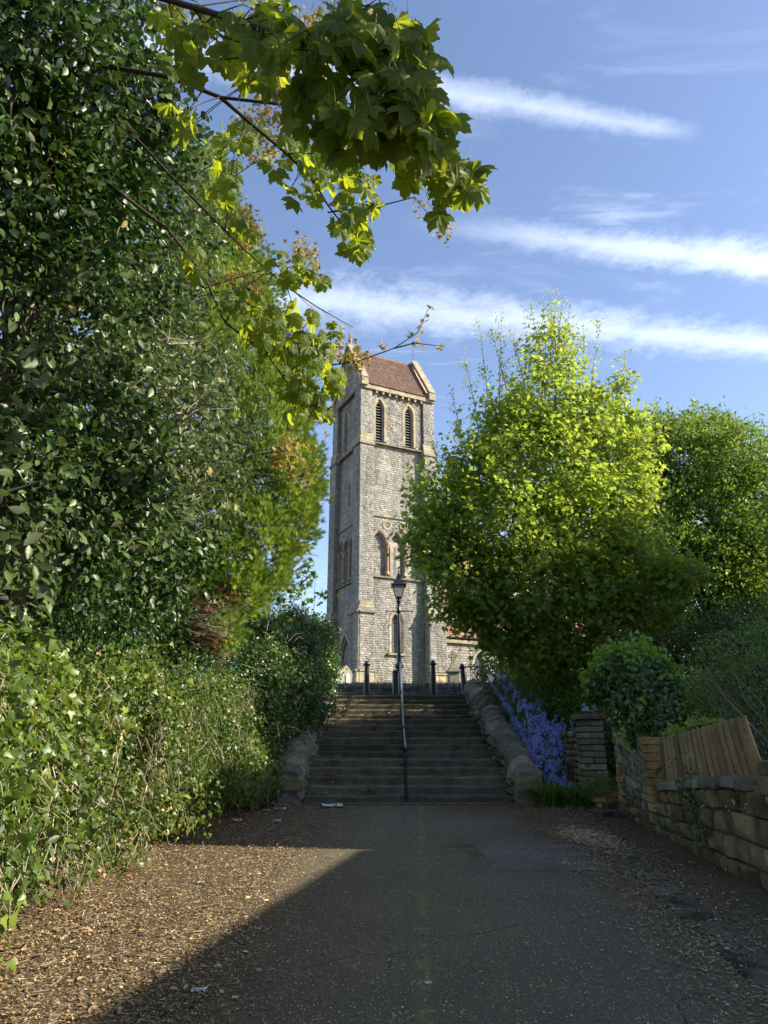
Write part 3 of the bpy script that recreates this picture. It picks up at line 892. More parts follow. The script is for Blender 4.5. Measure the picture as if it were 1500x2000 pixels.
def roundel(fr, c, z, front, r=.27):
    n = 20; g = GB()
    vs = []
    for rr, o in ((r, front + .03), (r * .62, front + .03), (r * .62, front - .05), (r, front - .05)):
        for k in range(n):
            a = 2 * math.pi * k / n; vs.append(fr(c + rr * math.cos(a), o, z + rr * math.sin(a)))
    fs = []
    for q in range(3):
        for k in range(n):
            k2 = (k + 1) % n; fs.append((q * n + k, q * n + k2, (q + 1) * n + k2, (q + 1) * n + k))
    for k in range(n): fs.append((k, (k + 1) % n, 3 * n + (k + 1) % n, 3 * n + k))
    g.add(vs, fs, .6); o = g.build('roundel', M_DRESS, church)
    g = GB()
    for q in range(3):      # sunk trefoil
        a0 = math.pi / 2 + q * 2 * math.pi / 3
        cc, zc = c + r * .26 * math.cos(a0), z + r * .26 * math.sin(a0)
        g.add([fr(cc + r * .3 * math.cos(2 * math.pi * k / 10), front + .006 + q * .001, zc + r * .3 * math.sin(2 * math.pi * k / 10)) for k in range(10)], [tuple(range(10))], .3)
    g.build('trefoil', M_WEATH, o)


for c, z in circ: roundel(frA, c, z, -WY + .01)
for c in (1.75, 2.58): roundel(frB, c, 12.6, -.29, .22)
# slit on the left face, west door
arch_fill(frB, 2.0, .09, 14.2, 15.5, 2, -.42, M_DARK, church, 'slit_window')
arch_band(frB, 2.0, .14, .08, 14.2, 15.5, 2, 2, -.28, -.42, M_DRESS, church, 'slit_frame')
dr = arch_fill(frB, 2.2, .40, 3.9, 6.0, 2, -.75, M_DARK, church, 'doorway')
for i, (wo_, wi, f_) in enumerate(((.84, .70, -.22), (.70, .58, -.34), (.58, .47, -.46), (.47, .39, -.58))):
    arch_band(frB, 2.2, wo_, wi, 3.9, 6.0, 2, 2, f_, f_ - .16, M_DRESS if i % 2 == 0 else M_WEATH, dr, 'arch_order')
# aisle running away to the right of the tower
mn = Masonry(); frN = lambda s, o, z: (s, .9 - o, z - BZ)
wins = [(7.6 + 3.4 * k, .45, 4.9, 6.0, 2.0) for k in range(6)]
mn.wall(frN, 4.9, 26.5, 4.7, 7.05, 0, hh=.14, lw=.34, holes=wins, tf=lambda s, z: .5 + .45 * random.random())
mn.wall(frN, 4.9, 26.5, 3.9, 4.6, .12, hh=.17, lw=.5, tf=lambda s, z: .8 + .1 * random.random(), rough=.01)
mn.build(church, M_TOWER, 'aisle_stone', 0, rest='aisle_stonework')
g = GB(); g.box(4.5, 26.6, 1.3, 10, 0, 3.3); g.build('aisle_core', M_MORTAR, church)
ledge(frN, 4.9, 26.6, 7.03, 7.28, .18, -.4, M_DRESS, 'aisle_cornice', .7)
ledge(frN, 4.9, 26.6, 4.58, 4.72, .16, -.4, M_DRESS, 'plinth_moulding', .4)
for c, hw, a_, b_, k in wins:
    q = arch_fill(frN, c, .34, a_, b_, 2, -.22, M_GLASSW, church, 'aisle_window')
    arch_band(frN, c, .48, .33, a_, b_, 2, 2, .03, -.24, M_DRESS, q, 'frame')
gr = GB()
for i in range(26):
    f0, f1 = i / 26, (i + 1.2) / 26
    y0, y1_, z0_, z1_ = .65 + 4.6 * f0, .65 + 4.6 * f1, 7.30 + 3.9 * f0 - BZ, 7.30 + 3.9 * f1 - BZ
    x = 4.7
    while x < 26.6:
        x2 = x + .55
        gr.hexa([(x, y0, z0_), (x2 - .01, y0, z0_), (x2 - .01, y1_, z1_), (x, y1_, z1_), (x, y0 - .02, z0_ + .05), (x2 - .01, y0 - .02, z0_ + .05), (x2 - .01, y1_, z1_ + .01), (x, y1_, z1_ + .01)])
        x = x2
gr.build('aisle_roof', M_TILE2, church, kind='stuff')
g = GB(); g.box(12, 26.5, 5.2, 12, 3, 8.0); g.box(4.6, 12, 5.2, 10, 3, 7.2); g.build('nave_wall', M_TOWER, church)
g = GB(); g.add([(4.6, 5.0, 7.9), (26.6, 5.0, 7.9), (26.6, 8.5, 11.0), (4.6, 8.5, 11.0), (26.6, 12, 7.9), (4.6, 12, 7.9)], [(0, 1, 2, 3), (3, 2, 4, 5), (0, 3, 5), (1, 4, 2)])
g.build('nave_roof', M_TILE2, church)

# ------------------------------------------------------------------ churchyard wall, gravestones
yw = thing('churchyard_wall', 'low grey stone churchyard wall running behind the bollards at the stair head', 'wall', (.5, 26.1, Z_TOP))
mw = Masonry(); frY = lambda s, o, z: (s, 26.1 - o, z)
mw.wall(frY, -6.5, 8, Z_TOP - .05, Z_TOP + .46, 0, hh=.105, lw=.27, rough=.03, depth=.16)
mw.wall(frY, -6.5, 8, Z_TOP + .46, Z_TOP + .63, .03, hh=.17, lw=.13, rough=.05, depth=.2)
mw.build(yw, M_YARD, 'stone', 300, world=True, key=lambda v: abs(v.x - .6) + (4 if abs(v.x) > 9 else 0), mmat=M_MORTAR)
g = GB(); g.box(-6.5, 8, 26.3, 26.5, Z_TOP - .1, Z_TOP + .55); g.build('backing', M_YARD, yw, world=True)


def gravestone(px, py_top, D, wd, label, mat, lean=0, rz=0, shape='point', top_extra=0, group='gravestones in the churchyard'):
    top = P(px, py_top, D)
    z0 = gzs(top.x, D); h = top.z - z0
    t = thing('gravestone', label, 'gravestone', (top.x, D, z0), rz, group)
    g = GB(); th = .1; hw = wd / 2
    if shape == 'point': prof = [(-hw, 0), (hw, 0), (hw, h * .7), (hw * .6, h * .87), (0, h), (-hw * .6, h * .87), (-hw, h * .7)]
    else: prof = [(-hw, 0), (hw, 0), (hw, h * .8)] + [(hw * math.cos(a), h * .8 + h * .2 * math.sin(a)) for a in (.5, 1.0, 1.57, 2.1, 2.6)] + [(-hw, h * .8)]
    n = len(prof)
    g.add([(x, -th / 2, z) for x, z in prof] + [(x, th / 2, z) for x, z in prof], [tuple(range(n))] + [tuple(range(n, 2 * n))[::-1]] + [(i, n + i, n + (i + 1) % n, (i + 1) % n) for i in range(n)], .5)
    g.xf(lambda v: Vector((v.x + lean * v.z, v.y, v.z)))
    g.build('slab', mat, t, bevel=.012)
    g = GB(); g.box(-hw - .08, hw + .08, -.14, .14, 0, .16, .4); g.build('plinth', mat, t, bevel=.015)


gravestone(671, 1299, 31.5, .75, 'tall pointed grey gravestone leaning beside the tower doorway', M_GRAVE, .10, R(38))
gravestone(657, 1303, 30.5, .5, 'small white marble gravestone half hidden at the edge of the ivy bush', M_MARBLE, 0, R(30), 'round')
gravestone(679, 1316, 29.5, .28, 'narrow white gravestone edge standing right of the leaning grey one', M_MARBLE, -.05, R(62), 'round')
# cross monument
pt = P(884, 1276, 30.5); z0 = gzs(pt.x, 30.5)
cr = thing('cross_monument', 'weathered stone cross on a stepped pedestal behind the churchyard wall', 'monument', (pt.x, 30.5, z0), R(8))
H = pt.z - z0
g = GB(); g.box(-.22, .22, -.22, .22, 0, H * .5); g.build('pedestal', M_GRAVE, cr, bevel=.02)
g = GB(); g.lathe([(.42, H * .5), (.42, H * .53), (.29, H * .55), (.26, H * .60), (.15, H * .66), (.09, H * .74), (.07, H * .9)], (0, 0, 0), 4, rot=math.pi / 4); g.build('tapered_cap', M_GRAVE, cr)
g = GB(); g.box(-.055, .055, -.055, .055, H * .85, H + .1); g.box(-.19, .19, -.05, .05, H * .89, H * .96); g.lathe([(.0, -.04), (.125, -.04), (.125, .04), (0, .04)], (0, 0, 0), 12)
g.V = g.V[:16] + [(x, z, y + H * .93) for x, y, z in g.V[16:]]
g.build('cross', M_GRAVE, cr)

# ------------------------------------------------------------------ staircase
st = thing('staircase', 'broad flight of worn dark stone steps climbing to the church', 'stairs', (XC, D_ST0, Z_ST0))
X0, X1 = XC - 2.07, XC + 2.02
for i in range(16):
    d0 = STEP_D[i]; d1 = STEP_D[i + 1] + .12 if i < 15 else d0 + .5
    zt = Z_ST0 + RISE * (i + 1); zb = zt - RISE - (.02 if i else .05)
    cuts = [X0, XC - .03 + random.uniform(-.02, .02), X1]
    for a, b in zip(cuts[:-1], cuts[1:]):
        n = 10; g = GB(); vs = []; dz = random.uniform(-.006, .006)
        for k in range(n + 1):
            x = a + .004 + (b - a - .008) * k / n
            wv = .010 * math.sin(k * 1.1 + i * 2.3 + a) - .012 * math.sin(math.pi * k / n) + dz
            rr = random.uniform(-.006, .006)
            vs += [(x, d0 + .012 + rr, zb), (x, d0 + rr, zt - .035 + wv), (x, d0 + .03 + rr, zt + wv), (x, d1, zt + wv * .3), (x, d1, zb)]
        fs = []
        for k in range(n):
            for q in range(5):
                q2 = (q + 1) % 5
                fs.append((k * 5 + q, (k + 1) * 5 + q, (k + 1) * 5 + q2, k * 5 + q2))
        fs += [(0, 1, 2, 3, 4), tuple(n * 5 + q for q in (4, 3, 2, 1, 0))]
        g.add(vs, fs, random.random())
        g.build('step', M_STEP, st, world=True)
g = GB()
g.box(X0 + .2, X1 + .1, 14.72, 15.05, .35, .585, .4); g.build('threshold_stone', M_STEP, st, world=True, bevel=.01)

# ------------------------------------------------------------------ walls beside the steps
def lerp(a, b, t): return a + (b - a) * t


SEG = [(14.75, 17.35, 1.22, 2.12), (17.4, 20.35, 2.0, 3.05), (20.4, 23.1, 2.98, 3.72)]


def half_round(g, D0, z0, D1, z1, xa, xb, hgt, t, lump=.03):
    n = 8; vs = []
    rows = 3
    for r in range(rows + 1):
        f = r / rows; D = lerp(D0, D1, f); z = lerp(z0, z1, f)
        bulge = 1 - .16 * (abs(f - .5) * 2) ** 2.5
        for k in range(n + 1):
            a = math.pi * k / n
            x = (xa + xb) / 2 - math.cos(a) * (xb - xa) / 2 * bulge
            zz_ = z - hgt + math.sin(a) ** .75 * hgt * bulge if 0 < k < n else z - hgt
            jj = lump * (random.random() - .5)
            vs.append((x + jj, D + (random.random() - .5) * lump * .4, zz_ + jj))
    fs = []
    m_ = n + 1
    for r in range(rows):
        for k in range(n): fs.append((r * m_ + k, r * m_ + k + 1, (r + 1) * m_ + k + 1, (r + 1) * m_ + k))
    fs.append(tuple(range(m_))[::-1]); fs.append(tuple(rows * m_ + k for k in range(m_)))
    g.add(vs, fs, t)


def rubble_side(mz, fr, D0, D1, zb, zt):
    """zb, zt functions of D; irregular blocks"""
    D = D0
    while D < D1 - .05:
        l = random.uniform(.2, .42); e = min(D1, D + l)
        z = zb((D + e) / 2)
        while z < zt((D + e) / 2) - .05:
            h = random.uniform(.13, .24); z2 = min(z + h, zt((D + e) / 2))
            mz.blocks.append((rock(D + .008, e - .008, z + .008, z2 - .008, random.uniform(-.03, .04), .2, fr, .08), (D, z)))
            z = z2
        D = e


def stair_wall(label, xa, xb, inner, outer):
    wl = thing('stair_wall', label, 'wall', ((xa + xb) / 2, 14.8, .5), 0, 'stone walls flanking the steps')
    gc = GB()
    mz = Masonry()
    for (D0, D1, z0, z1) in SEG:
        n = int((D1 - D0) / .29)
        for k in range(n):
            a, b = k / n, (k + 1) / n
            g = GB()
            dz = random.uniform(-.015, .02)
            hh_ = .30
            sw = random.uniform(-.03, .03); half_round(g, lerp(D0, D1, a) + .018, lerp(z0, z1, a) + dz, lerp(D0, D1, b) - .018, lerp(z0, z1, b) + dz + random.uniform(-.02, .03), xa - .02 + sw, xb + .02 + sw, hh_, random.random(), .075)
            g.build('coping_stone', M_RUBBLE, wl, world=True, bevel=.012)
        zt = lambda D: lerp(z0, z1, (D - D0) / (D1 - D0)) - .28
        stz = lambda D: float(np.interp(D, [15, D_TOP], [.5, Z_TOP - .1])) - .25
        rubble_side(mz, (lambda s, o, z: (inner - (1 if inner > XC else -1) * o, s, z)), D0, D1, stz, zt)
        # core
        nn = 6
        for k in range(nn):
            a, b = k / nn, (k + 1) / nn
            Da, Db = lerp(D0, D1, a), lerp(D0, D1, b)
            gc.hexa([(xa + .1, Da, 0), (xb - .1, Da, 0), (xb - .1, Db, 0), (xa + .1, Db, 0), (xa + .1, Da, zt(Da) + .03), (xb - .1, Da, zt(Da) + .03), (xb - .1, Db, zt(Db) + .03), (xa + .1, Db, zt(Db) + .03)])
    # end face towards the road
    z = .44
    for row, h in enumerate((.20, .20, .17)):
        x = xa; 
        while x < xb - .02:
            l = random.uniform(.16, .3); e = min(xb, x + l)
            if xb - e < .08: e = xb
            mz.blocks.append((rock(x + .008, e - .008, z + .006, z + h - .006, 0, .22, lambda s, o, zz_: (s, 14.77 - o, zz_), .05), (x, z)))
            x = e
        z += h
    mz.build(wl, M_RUBBLE, 'stone', 300, world=True, key=lambda v: v.y)
    gc.build('core', M_MORTAR, wl, world=True)
    # big rough end stone
    g = GB(); half_round(g, 14.68, 1.06, 15.02, 1.30, xa - .02, xb + .03, .24, .25, .07)
    g.build('end_stone', M_GARDEN, wl, world=True, smooth=True)
    return wl


WR = stair_wall('right stair wall of round topped grey boulders beside the bluebells', X1 + .0, X1 + .55, X1 + .02, X1 + .55)
WL = stair_wall('left stair wall of round topped boulders half buried in ivy', X0 - .55, X0, X0 - .02, X0 - .55)

# ------------------------------------------------------------------ handrail, bollards, lamp post
hr = thing('handrail', 'black and grey metal handrail running up the middle of the steps', 'handrail', (.42, 14.95, Z_ST0))
rx = lambda D: float(np.interp(D, [14.9, 23], [.425, .51]))
rz = lambda D: float(np.interp(D, [14.9, 17.2, 19.9, 23.0], [1.56, 2.02, 3.0, 4.22]))
for D in (14.93, 17.25, 20.0, 22.9):
    zb = .56 if D < 15 else Z_ST0 + RISE * sum(1 for q in STEP_D if q <= D)
    if D == 14.93: zb = .5
    g = GB(); g.tube([(rx(D), D, zb - .1), (rx(D), D, rz(D))], .03, 10); g.build('post', M_IRON, hr, world=True, smooth=True)
    g = GB(); g.lathe([(.075, 0), (.075, .04), (.045, .08), (.04, .12)], (rx(D), D, zb), 12); g.build('base_collar', M_IRON, hr, world=True, smooth=True)
    g = GB(); g.lathe([(.03, -.05), (.045, -.03), (.05, 0), (.045, .03), (.03, .05)], (rx(D), D, rz(D)), 12); g.build('joint', M_IRON, hr, world=True, smooth=True)
for a, b, m_, r_ in ((14.93, 17.25, M_IRON, .024), (17.25, 20.0, M_STEEL, .024), (20.0, 22.9, M_STEEL, .030)):
    g = GB(); g.tube([(rx(a), a, rz(a)), (rx((a + b) / 2), (a + b) / 2, rz((a + b) / 2)), (rx(b), b, rz(b))], r_, 8); g.build('rail', m_, hr, world=True, smooth=True)


def bollard(px, D, h, label, lean=0.0, flat=False):
    a, _ = ray(px, 1357)
    t = thing('bollard', label, 'bollard', (a * D, D, Z_TOP), 0, 'black bollards at the top of the steps')
    t.rotation_euler = (0, lean, 0)
    g = GB()
    if flat: g.lathe([(.105, 0), (.105, h - .10), (.10, h - .09)], n=20)
    else: g.lathe([(.105, 0), (.10, .05), (.085, h * .5), (.072, h - .2), (.072, h - .16)], n=20)
    g.build('post', M_IRON, t, smooth=True)
    g = GB()
    if flat: g.lathe([(.115, h - .10), (.12, h - .08), (.115, h - .05), (.07, h - .02), (.02, h)], n=20)
    else: g.lathe([(.075, h - .17), (.115, h - .15), (.12, h - .125), (.085, h - .11), (.08, h - .07), (.06, h - .03), (.03, h - .008), (.01, h)], n=20)
    g.build('cap', M_IRON, t, smooth=True)


bollard(716, 23.15, 1.10, 'leftmost tapered black bollard standing in front of the tower corner')
bollard(847, 23.15, 1.12, 'tapered black bollard between the lamp post and the stone cross')
bollard(908.5, 23.6, 1.06, 'rightmost black bollard behind the top of the boulder wall', -.07)
bollard(773, 23.2, .82, 'short thick black bollard close beside the lamp post', 0, True)

a, _ = ray(780, 1357)
lx, ly = a * 23.35, 23.35
lp = thing('lamp_post', 'black victorian style street lamp with ladder bar at the stair head', 'street lamp', (lx, ly, Z_TOP))
g = GB(); g.lathe([(.13, 0), (.13, .12), (.095, .18), (.09, .86), (.13, .90), (.14, .95), (.12, 1.0), (.075, 1.06), (.062, 1.25), (.05, 2.55), (.045, 2.66)], n=20); g.build('post', M_IRON, lp, smooth=True)
g = GB(); g.lathe([(.05, 2.64), (.075, 2.68), (.085, 2.73), (.06, 2.80), (.05, 2.95), (.065, 3.0), (.085, 3.05), (.06, 3.1), (.05, 3.16)], n=20); g.build('collar', M_IRON, lp, smooth=True)
g = GB(); g.tube([(-.42, 0, 2.72), (.42, 0, 2.72)], .016, 8)
for s in (-1, 1): g.lathe([(.005, -.03), (.026, 0), (.005, .03)], (s * .42, 0, 2.72), 8)
g.build('ladder_bar', M_IRON, lp, smooth=True)
lan = GB(); lan.box(-.10, .10, -.10, .10, 3.14, 3.19)
RB, RT, ZB, ZT = .095, .205, 3.19, 3.56
for sx, sy in ((-1, -1), (1, -1), (1, 1), (-1, 1)):
    lan.tube([(sx * RB, sy * RB, ZB), (sx * RT, sy * RT, ZT)], .011, 6)
for k in range(4):
    c_ = [(-1, -1), (1, -1), (1, 1), (-1, 1)]
    a_, b_ = c_[k], c_[(k + 1) % 4]
    lan.tube([(a_[0] * RB, a_[1] * RB, ZB), (b_[0] * RB, b_[1] * RB, ZB)], .012, 6)
    lan.tube([(a_[0] * RT, a_[1] * RT, ZT), (b_[0] * RT, b_[1] * RT, ZT)], .016, 6)
lo = lan.build('lantern', M_IRON, lp)
gm = bpy.data.materials.new('lantern_glass'); gm.use_nodes = True
tt = NT(gm.node_tree); bb = tt.n['Principled BSDF']
bb.inputs['Base Color'].default_value = (.55, .56, .54, 1); bb.inputs['Roughness'].default_value = .35
trn = tt.node('ShaderNodeBsdfTransparent'); mxx = tt.node('ShaderNodeMixShader'); mxx.inputs[0].default_value = .45
tt.l.new(trn.outputs[0], mxx.inputs[1]); tt.l.new(bb.outputs[0], mxx.inputs[2]); tt.l.new(mxx.outputs[0], tt.n['Material Output'].inputs[0])
for k in range(4):
    c_ = [(-1, -1), (1, -1), (1, 1), (-1, 1)]; a_, b_ = c_[k], c_[(k + 1) % 4]
    g = GB(); q = .985
    g.add([(a_[0] * RB * q, a_[1] * RB * q, ZB), (b_[0] * RB * q, b_[1] * RB * q, ZB), (b_[0] * RT * q, b_[1] * RT * q, ZT), (a_[0] * RT * q, a_[1] * RT * q, ZT)], [(0, 1, 2, 3)])
    g.build('pane', gm, lo)
g = GB(); s2 = math.sqrt(2)
g.lathe([(.25 * s2, 3.555), (.255 * s2, 3.58), (.20 * s2, 3.62), (.12 * s2, 3.74), (.075 * s2, 3.80), (.08 * s2, 3.83), (.075 * s2, 3.88), (.045 * s2, 3.93)], n=4, rot=math.pi / 4); g.build('roof', M_IRON, lp)
for sx, sy in ((-1, -1), (1, -1), (1, 1), (-1, 1)):
    g = GB(); g.lathe([(.016, 0), (.02, .02), (.004, .07)], (sx * .235, sy * .235, 3.58), 6); g.build('corner_spike', M_IRON, lp)
g = GB(); g.lathe([(.05, 3.92), (.06, 3.95), (.03, 3.99), (.018, 4.02), (.035, 4.05), (.018, 4.08), (.005, 4.17)], n=10); g.build('finial', M_IRON, lp, smooth=True)

# iron railing at the top right
rl = thing('iron_railing', 'black iron railing with a dark lower panel beside the rightmost bollard', 'railing', (2.7, 23.9, Z_TOP))
pA, pB = (2.66, 23.7), (4.9, 24.3)
for k in range(16):
    f = k / 15; x, y = lerp(pA[0], pB[0], f), lerp(pA[1], pB[1], f)
    g = GB(); g.tube([(x, y, Z_TOP + .3), (x, y, Z_TOP + 1.08)], .011, 6); g.build('bar', M_IRON, rl, world=True)
for zz_ in (.98,):
    g = GB(); g.tube([(pA[0], pA[1], Z_TOP + zz_), (pB[0], pB[1], Z_TOP + zz_)], .018, 6); g.build('rail', M_IRON, rl, world=True)
g = GB(); g.hexa([(2.85, 23.72, Z_TOP), (4.9, 24.27, Z_TOP), (4.9, 24.35, Z_TOP), (2.85, 23.8, Z_TOP), (2.85, 23.72, Z_TOP + .46), (4.9, 24.27, Z_TOP + .46), (4.9, 24.35, Z_TOP + .46), (2.85, 23.8, Z_TOP + .46)])
g.build('lower_panel', M_IRON, rl, world=True)

# ------------------------------------------------------------------ garden wall on the right, pillar, fence
def wx(D): return 4.14 - (13.5 - D) * .0967


gw = thing('garden_wall', 'low mossy stone garden wall with slanting cobble coping along the right of the road', 'wall', (3.6, 8, .3))
frG = lambda s, o, z: (wx(s) - o, s, z)       # s = D, outward towards the road
mg = Masonry()
D = 1.2
rows = []
zrow = 0
bands = [0.0, .20, .42, .66, .87]
for bi in range(4):
    D = 1.0 + random.random() * .3
    while D < 13.3:
        l = random.uniform(.20, .52) * (1.15 if bi > 1 else 1); e = min(13.4, D + l)
        zb = lambda q: gzs(3.3, q) - .05 + bands[bi] * float(np.interp(q, [1, 8, 11, 13.5], [1.12, 1.05, .72, .5])) 
        zt_ = lambda q: gzs(3.3, q) - .05 + bands[bi + 1] * float(np.interp(q, [1, 8, 11, 13.5], [1.12, 1.05, .72, .5]))
        a_, b_ = D + .013, e - .013
        vs, fs, t_ = rock(a_, b_, 0, 1, random.uniform(-.025, .025), .3, frG, .028)
        vs = [(x, y, lerp(zb(y), zt_(y), z) + (.012 if z < .5 else -.012)) for x, y, z in vs]
        mg.blocks.append(((vs, fs, t_), (D, bi)))
        D = e
mg.build(gw, M_GARDEN, 'stone', 300, world=True, key=lambda v: v.y)
g = GB()
for k in range(13):
    a_, b_ = 1 + k, min(2 + k, 13.5)
    top = lambda q: gzs(3.3, q) - .09 + .87 * float(np.interp(q, [1, 8, 11, 13.5], [1.12, 1.05, .72, .5]))
    g.hexa([(wx(a_) + .05, a_, 0), (wx(b_) + .05, b_, 0), (wx(b_) + .42, b_, 0), (wx(a_) + .42, a_, 0), (wx(a_) + .05, a_, top(a_)), (wx(b_) + .05, b_, top(b_)), (wx(b_) + .42, b_, top(b_)), (wx(a_) + .42, a_, top(a_))])
g.build('core', M_MORTAR, gw, world=True)
# slanting cobble coping
D = 7.55; 
while D < 10.7:
    l = random.uniform(.22, .34); e = D + l - .03
    z0 = gzs(3.3, (D + e) / 2) - .05 + .87 * float(np.interp((D + e) / 2, [1, 8, 11, 13.5], [1.12, 1.05, .72, .5]))
    g = GB(); x = wx(D)
    sk = .05
    g.hexa([(x - .05, D, z0), (x - .05, e, z0), (x + .3, e, z0), (x + .3, D, z0), (x - .02, D + sk, z0 + .1), (x - .02, e + sk, z0 + .1 + random.uniform(-.01, .01)), (x + .3, e + sk, z0 + .15), (x + .3, D + sk, z0 + .15)])
    g.T = [random.choice((.0, .25, .6, 1.0))] * len(g.T); g.xf(lambda v, o_=random.uniform(-.02, .02), h_=random.uniform(-.012, .012): Vector((v.x + o_, v.y, v.z + h_))); g.build('coping_cobble', M_RUBBLE, gw, world=True, bevel=.018); D += l
for D0, D1 in ((1.2, 2.6), (2.62, 4.1), (4.12, 5.7), (5.72, 7.2)):
    for k, (o, h0, h1) in enumerate(((.02, .0, .17), (.0, .175, .31))):
        g = GB(); z0 = .85 + .037 * D0 + .06
        g.hexa([(wx(D0) - o, D0, z0 + h0), (wx(D1) - o, D1, z0 + h0), (wx(D1) + .4, D1, z0 + h0), (wx(D0) + .4, D0, z0 + h0), (wx(D0) - o, D0, z0 + h1), (wx(D1) - o, D1, z0 + h1), (wx(D1) + .4, D1, z0 + h1), (wx(D0) + .4, D0, z0 + h1)])
        g.build('coping_block', M_GARDEN, gw, world=True, bevel=.02)

# tall leaning section: pale stone with yellow brick edges
tw = thing('wall_section', 'tall pale stone wall section edged with yellow bricks under the ivy bush', 'wall', (4.0, 12.3, .45))
topz = lambda q: float(np.interp(q, [11.05, 11.6, 13.5], [1.62, 1.72, 2.42]))
mt_ = Masonry(); frT = lambda s, o, z: (wx(s) - .02 - o, s, z)
bot = lambda q: gzs(3.3, q) + .38
D = 11.45
nrow = 9
for r_ in range(nrow):
    D = 11.42 + .1 * (r_ % 2) * 0
    while D < 13.1:
        l = random.uniform(.22, .42); e = min(13.18, D + l)
        if 13.18 - e < .12: e = 13.18
        vs, fs, t_ = rock(D + .007, e - .007, 0, 1, random.uniform(-.018, .018), .25, frT, .025)
        vs = [(x, y, lerp(lerp(bot(y), topz(y), r_ / nrow), lerp(bot(y), topz(y), (r_ + 1) / nrow), z) + (.007 if z < .5 else -.007)) for x, y, z in vs]
        mt_.blocks.append(((vs, fs, t_), (D, r_))); D = e
mt_.build(tw, M_PALE, 'stone', 300, world=True, key=lambda v: v.y)
g = GB()
for a_, b_ in ((11.1, 12.3), (12.3, 13.45)):
    g.hexa([(wx(a_) + .02, a_, .3), (wx(b_) + .02, b_, .3), (wx(b_) + .36, b_, .3), (wx(a_) + .36, a_, .3), (wx(a_) + .02, a_, topz(a_) - .02), (wx(b_) + .02, b_, topz(b_) - .02), (wx(b_) + .36, b_, topz(b_) - .02), (wx(a_) + .36, a_, topz(a_) - .02)])
g.build('core', M_MORTAR, tw, world=True)


def brick_column(parent, Da, Db, z0, z1f, out=.04, hb=.105, deep=.3, alt=True):
    z = z0; r_ = 0
    while z < z1f - .03:
        h = hb
        Dm = lerp(Da, Db, .5 + (random.random() - .5) * .1) if r_ % 2 else None
        ee = 0.09 * (r_ % 2) if alt else 0
        segs = [(Da - ee, Db)] if Dm is None else [(Da - ee, Dm), (Dm, Db)]
        for a_, b_ in segs:
            g = GB(); o = out + random.uniform(-.012, .012)
            g.hexa([(wx(a_) - o, a_ + .005, z), (wx(b_) - o, b_ - .005, z), (wx(b_) + deep, b_ - .005, z), (wx(a_) + deep, a_ + .005, z),
                    (wx(a_) - o, a_ + .005, z + h - .01), (wx(b_) - o, b_ - .005, z + h - .01), (wx(b_) + deep, b_ - .005, z + h - .01), (wx(a_) + deep, a_ + .005, z + h - .01)])
            g.build('brick', M_BRICK, parent, world=True, bevel=.006)
        z += h; r_ += 1


brick_column(tw, 13.2, 13.5, gzs(3.3, 13.3), 2.40, .03)
bp_ = thing('brick_pillar', 'yellow brick pillar between the pale stone section and the timber fence', 'pillar', (3.95, 11.25, .45))
brick_column(bp_, 11.08, 11.42, gzs(3.3, 11.2) + .28, 1.66, .05, .115, alt=False)

# timber fence: racked panel of close boards, with gravel board below
fn = thing('timber_fence', 'leaning panel of close vertical timber slats standing on the garden wall', 'fence', (3.75, 9.1, 1.1))
NS = 34
for k in range(NS):
    f0, f1 = (k - (.08 if k % 2 else 0)) / NS, (k + (1.08 if k % 2 else .80)) / NS
    def fp(f, top):
        Db = lerp(10.95, 7.32, f); Dt = lerp(11.0, 7.72, f)
        zb = lerp(1.13, 1.22, f); zt = lerp(1.70, 1.86, f)
        D_ = Dt if top else Db
        return (wx(D_) + (.13 if top else .10), D_, zt if top else zb)
    th = .018; tz = random.uniform(-.008, .008); tx = random.uniform(-.004, .004) + .022 * (k % 2)
    a_, b_, c_, d_ = fp(f0, 0), fp(f1, 0), fp(f1, 1), fp(f0, 1)
    g = GB()
    g.add([(a_[0] + tx, a_[1], a_[2]), (b_[0] + tx, b_[1], b_[2]), (c_[0] + tx, c_[1], c_[2] + tz), (d_[0] + tx, d_[1], d_[2] + tz),
           (a_[0] + tx + th, a_[1], a_[2]), (b_[0] + tx + th, b_[1], b_[2]), (c_[0] + tx + th, c_[1], c_[2] + tz), (d_[0] + tx + th, d_[1], d_[2] + tz)],
          [(0, 3, 2, 1), (4, 5, 6, 7), (0, 1, 5, 4), (1, 2, 6, 5), (2, 3, 7, 6), (3, 0, 4, 7)], random.random())
    g.build('slat', M_WOOD, fn, world=True)
for f0, f1 in ((.0, .5), (.502, 1.0)):
    g = GB(); Da, Db = lerp(10.98, 7.2, f0), lerp(10.98, 7.2, f1)
    za, zb = lerp(.98, 1.06, f0), lerp(.98, 1.06, f1)
    g.hexa([(wx(Db) + .07, Db, zb), (wx(Da) + .07, Da, za), (wx(Da) + .11, Da, za), (wx(Db) + .11, Db, zb), (wx(Db) + .07, Db, zb + .145), (wx(Da) + .07, Da, za + .145), (wx(Da) + .11, Da, za + .145), (wx(Db) + .11, Db, zb + .145)], .2)
    g.build('gravel_board', M_WOOD, fn, world=True)
for q in (.2, .75):
    g = GB(); a_ = fp(0, 0); 
    A_, B_ = [(wx(lerp(10.97, 7.5, s_)) + .20, lerp(10.97, 7.5, s_), lerp(lerp(1.13, 1.22, s_), lerp(1.70, 1.86, s_), q)) for s_ in (0, .9)]
    g.tube([A_, B_], .022, 4); g.build('arris_rail', M_WOOD, fn, world=True)

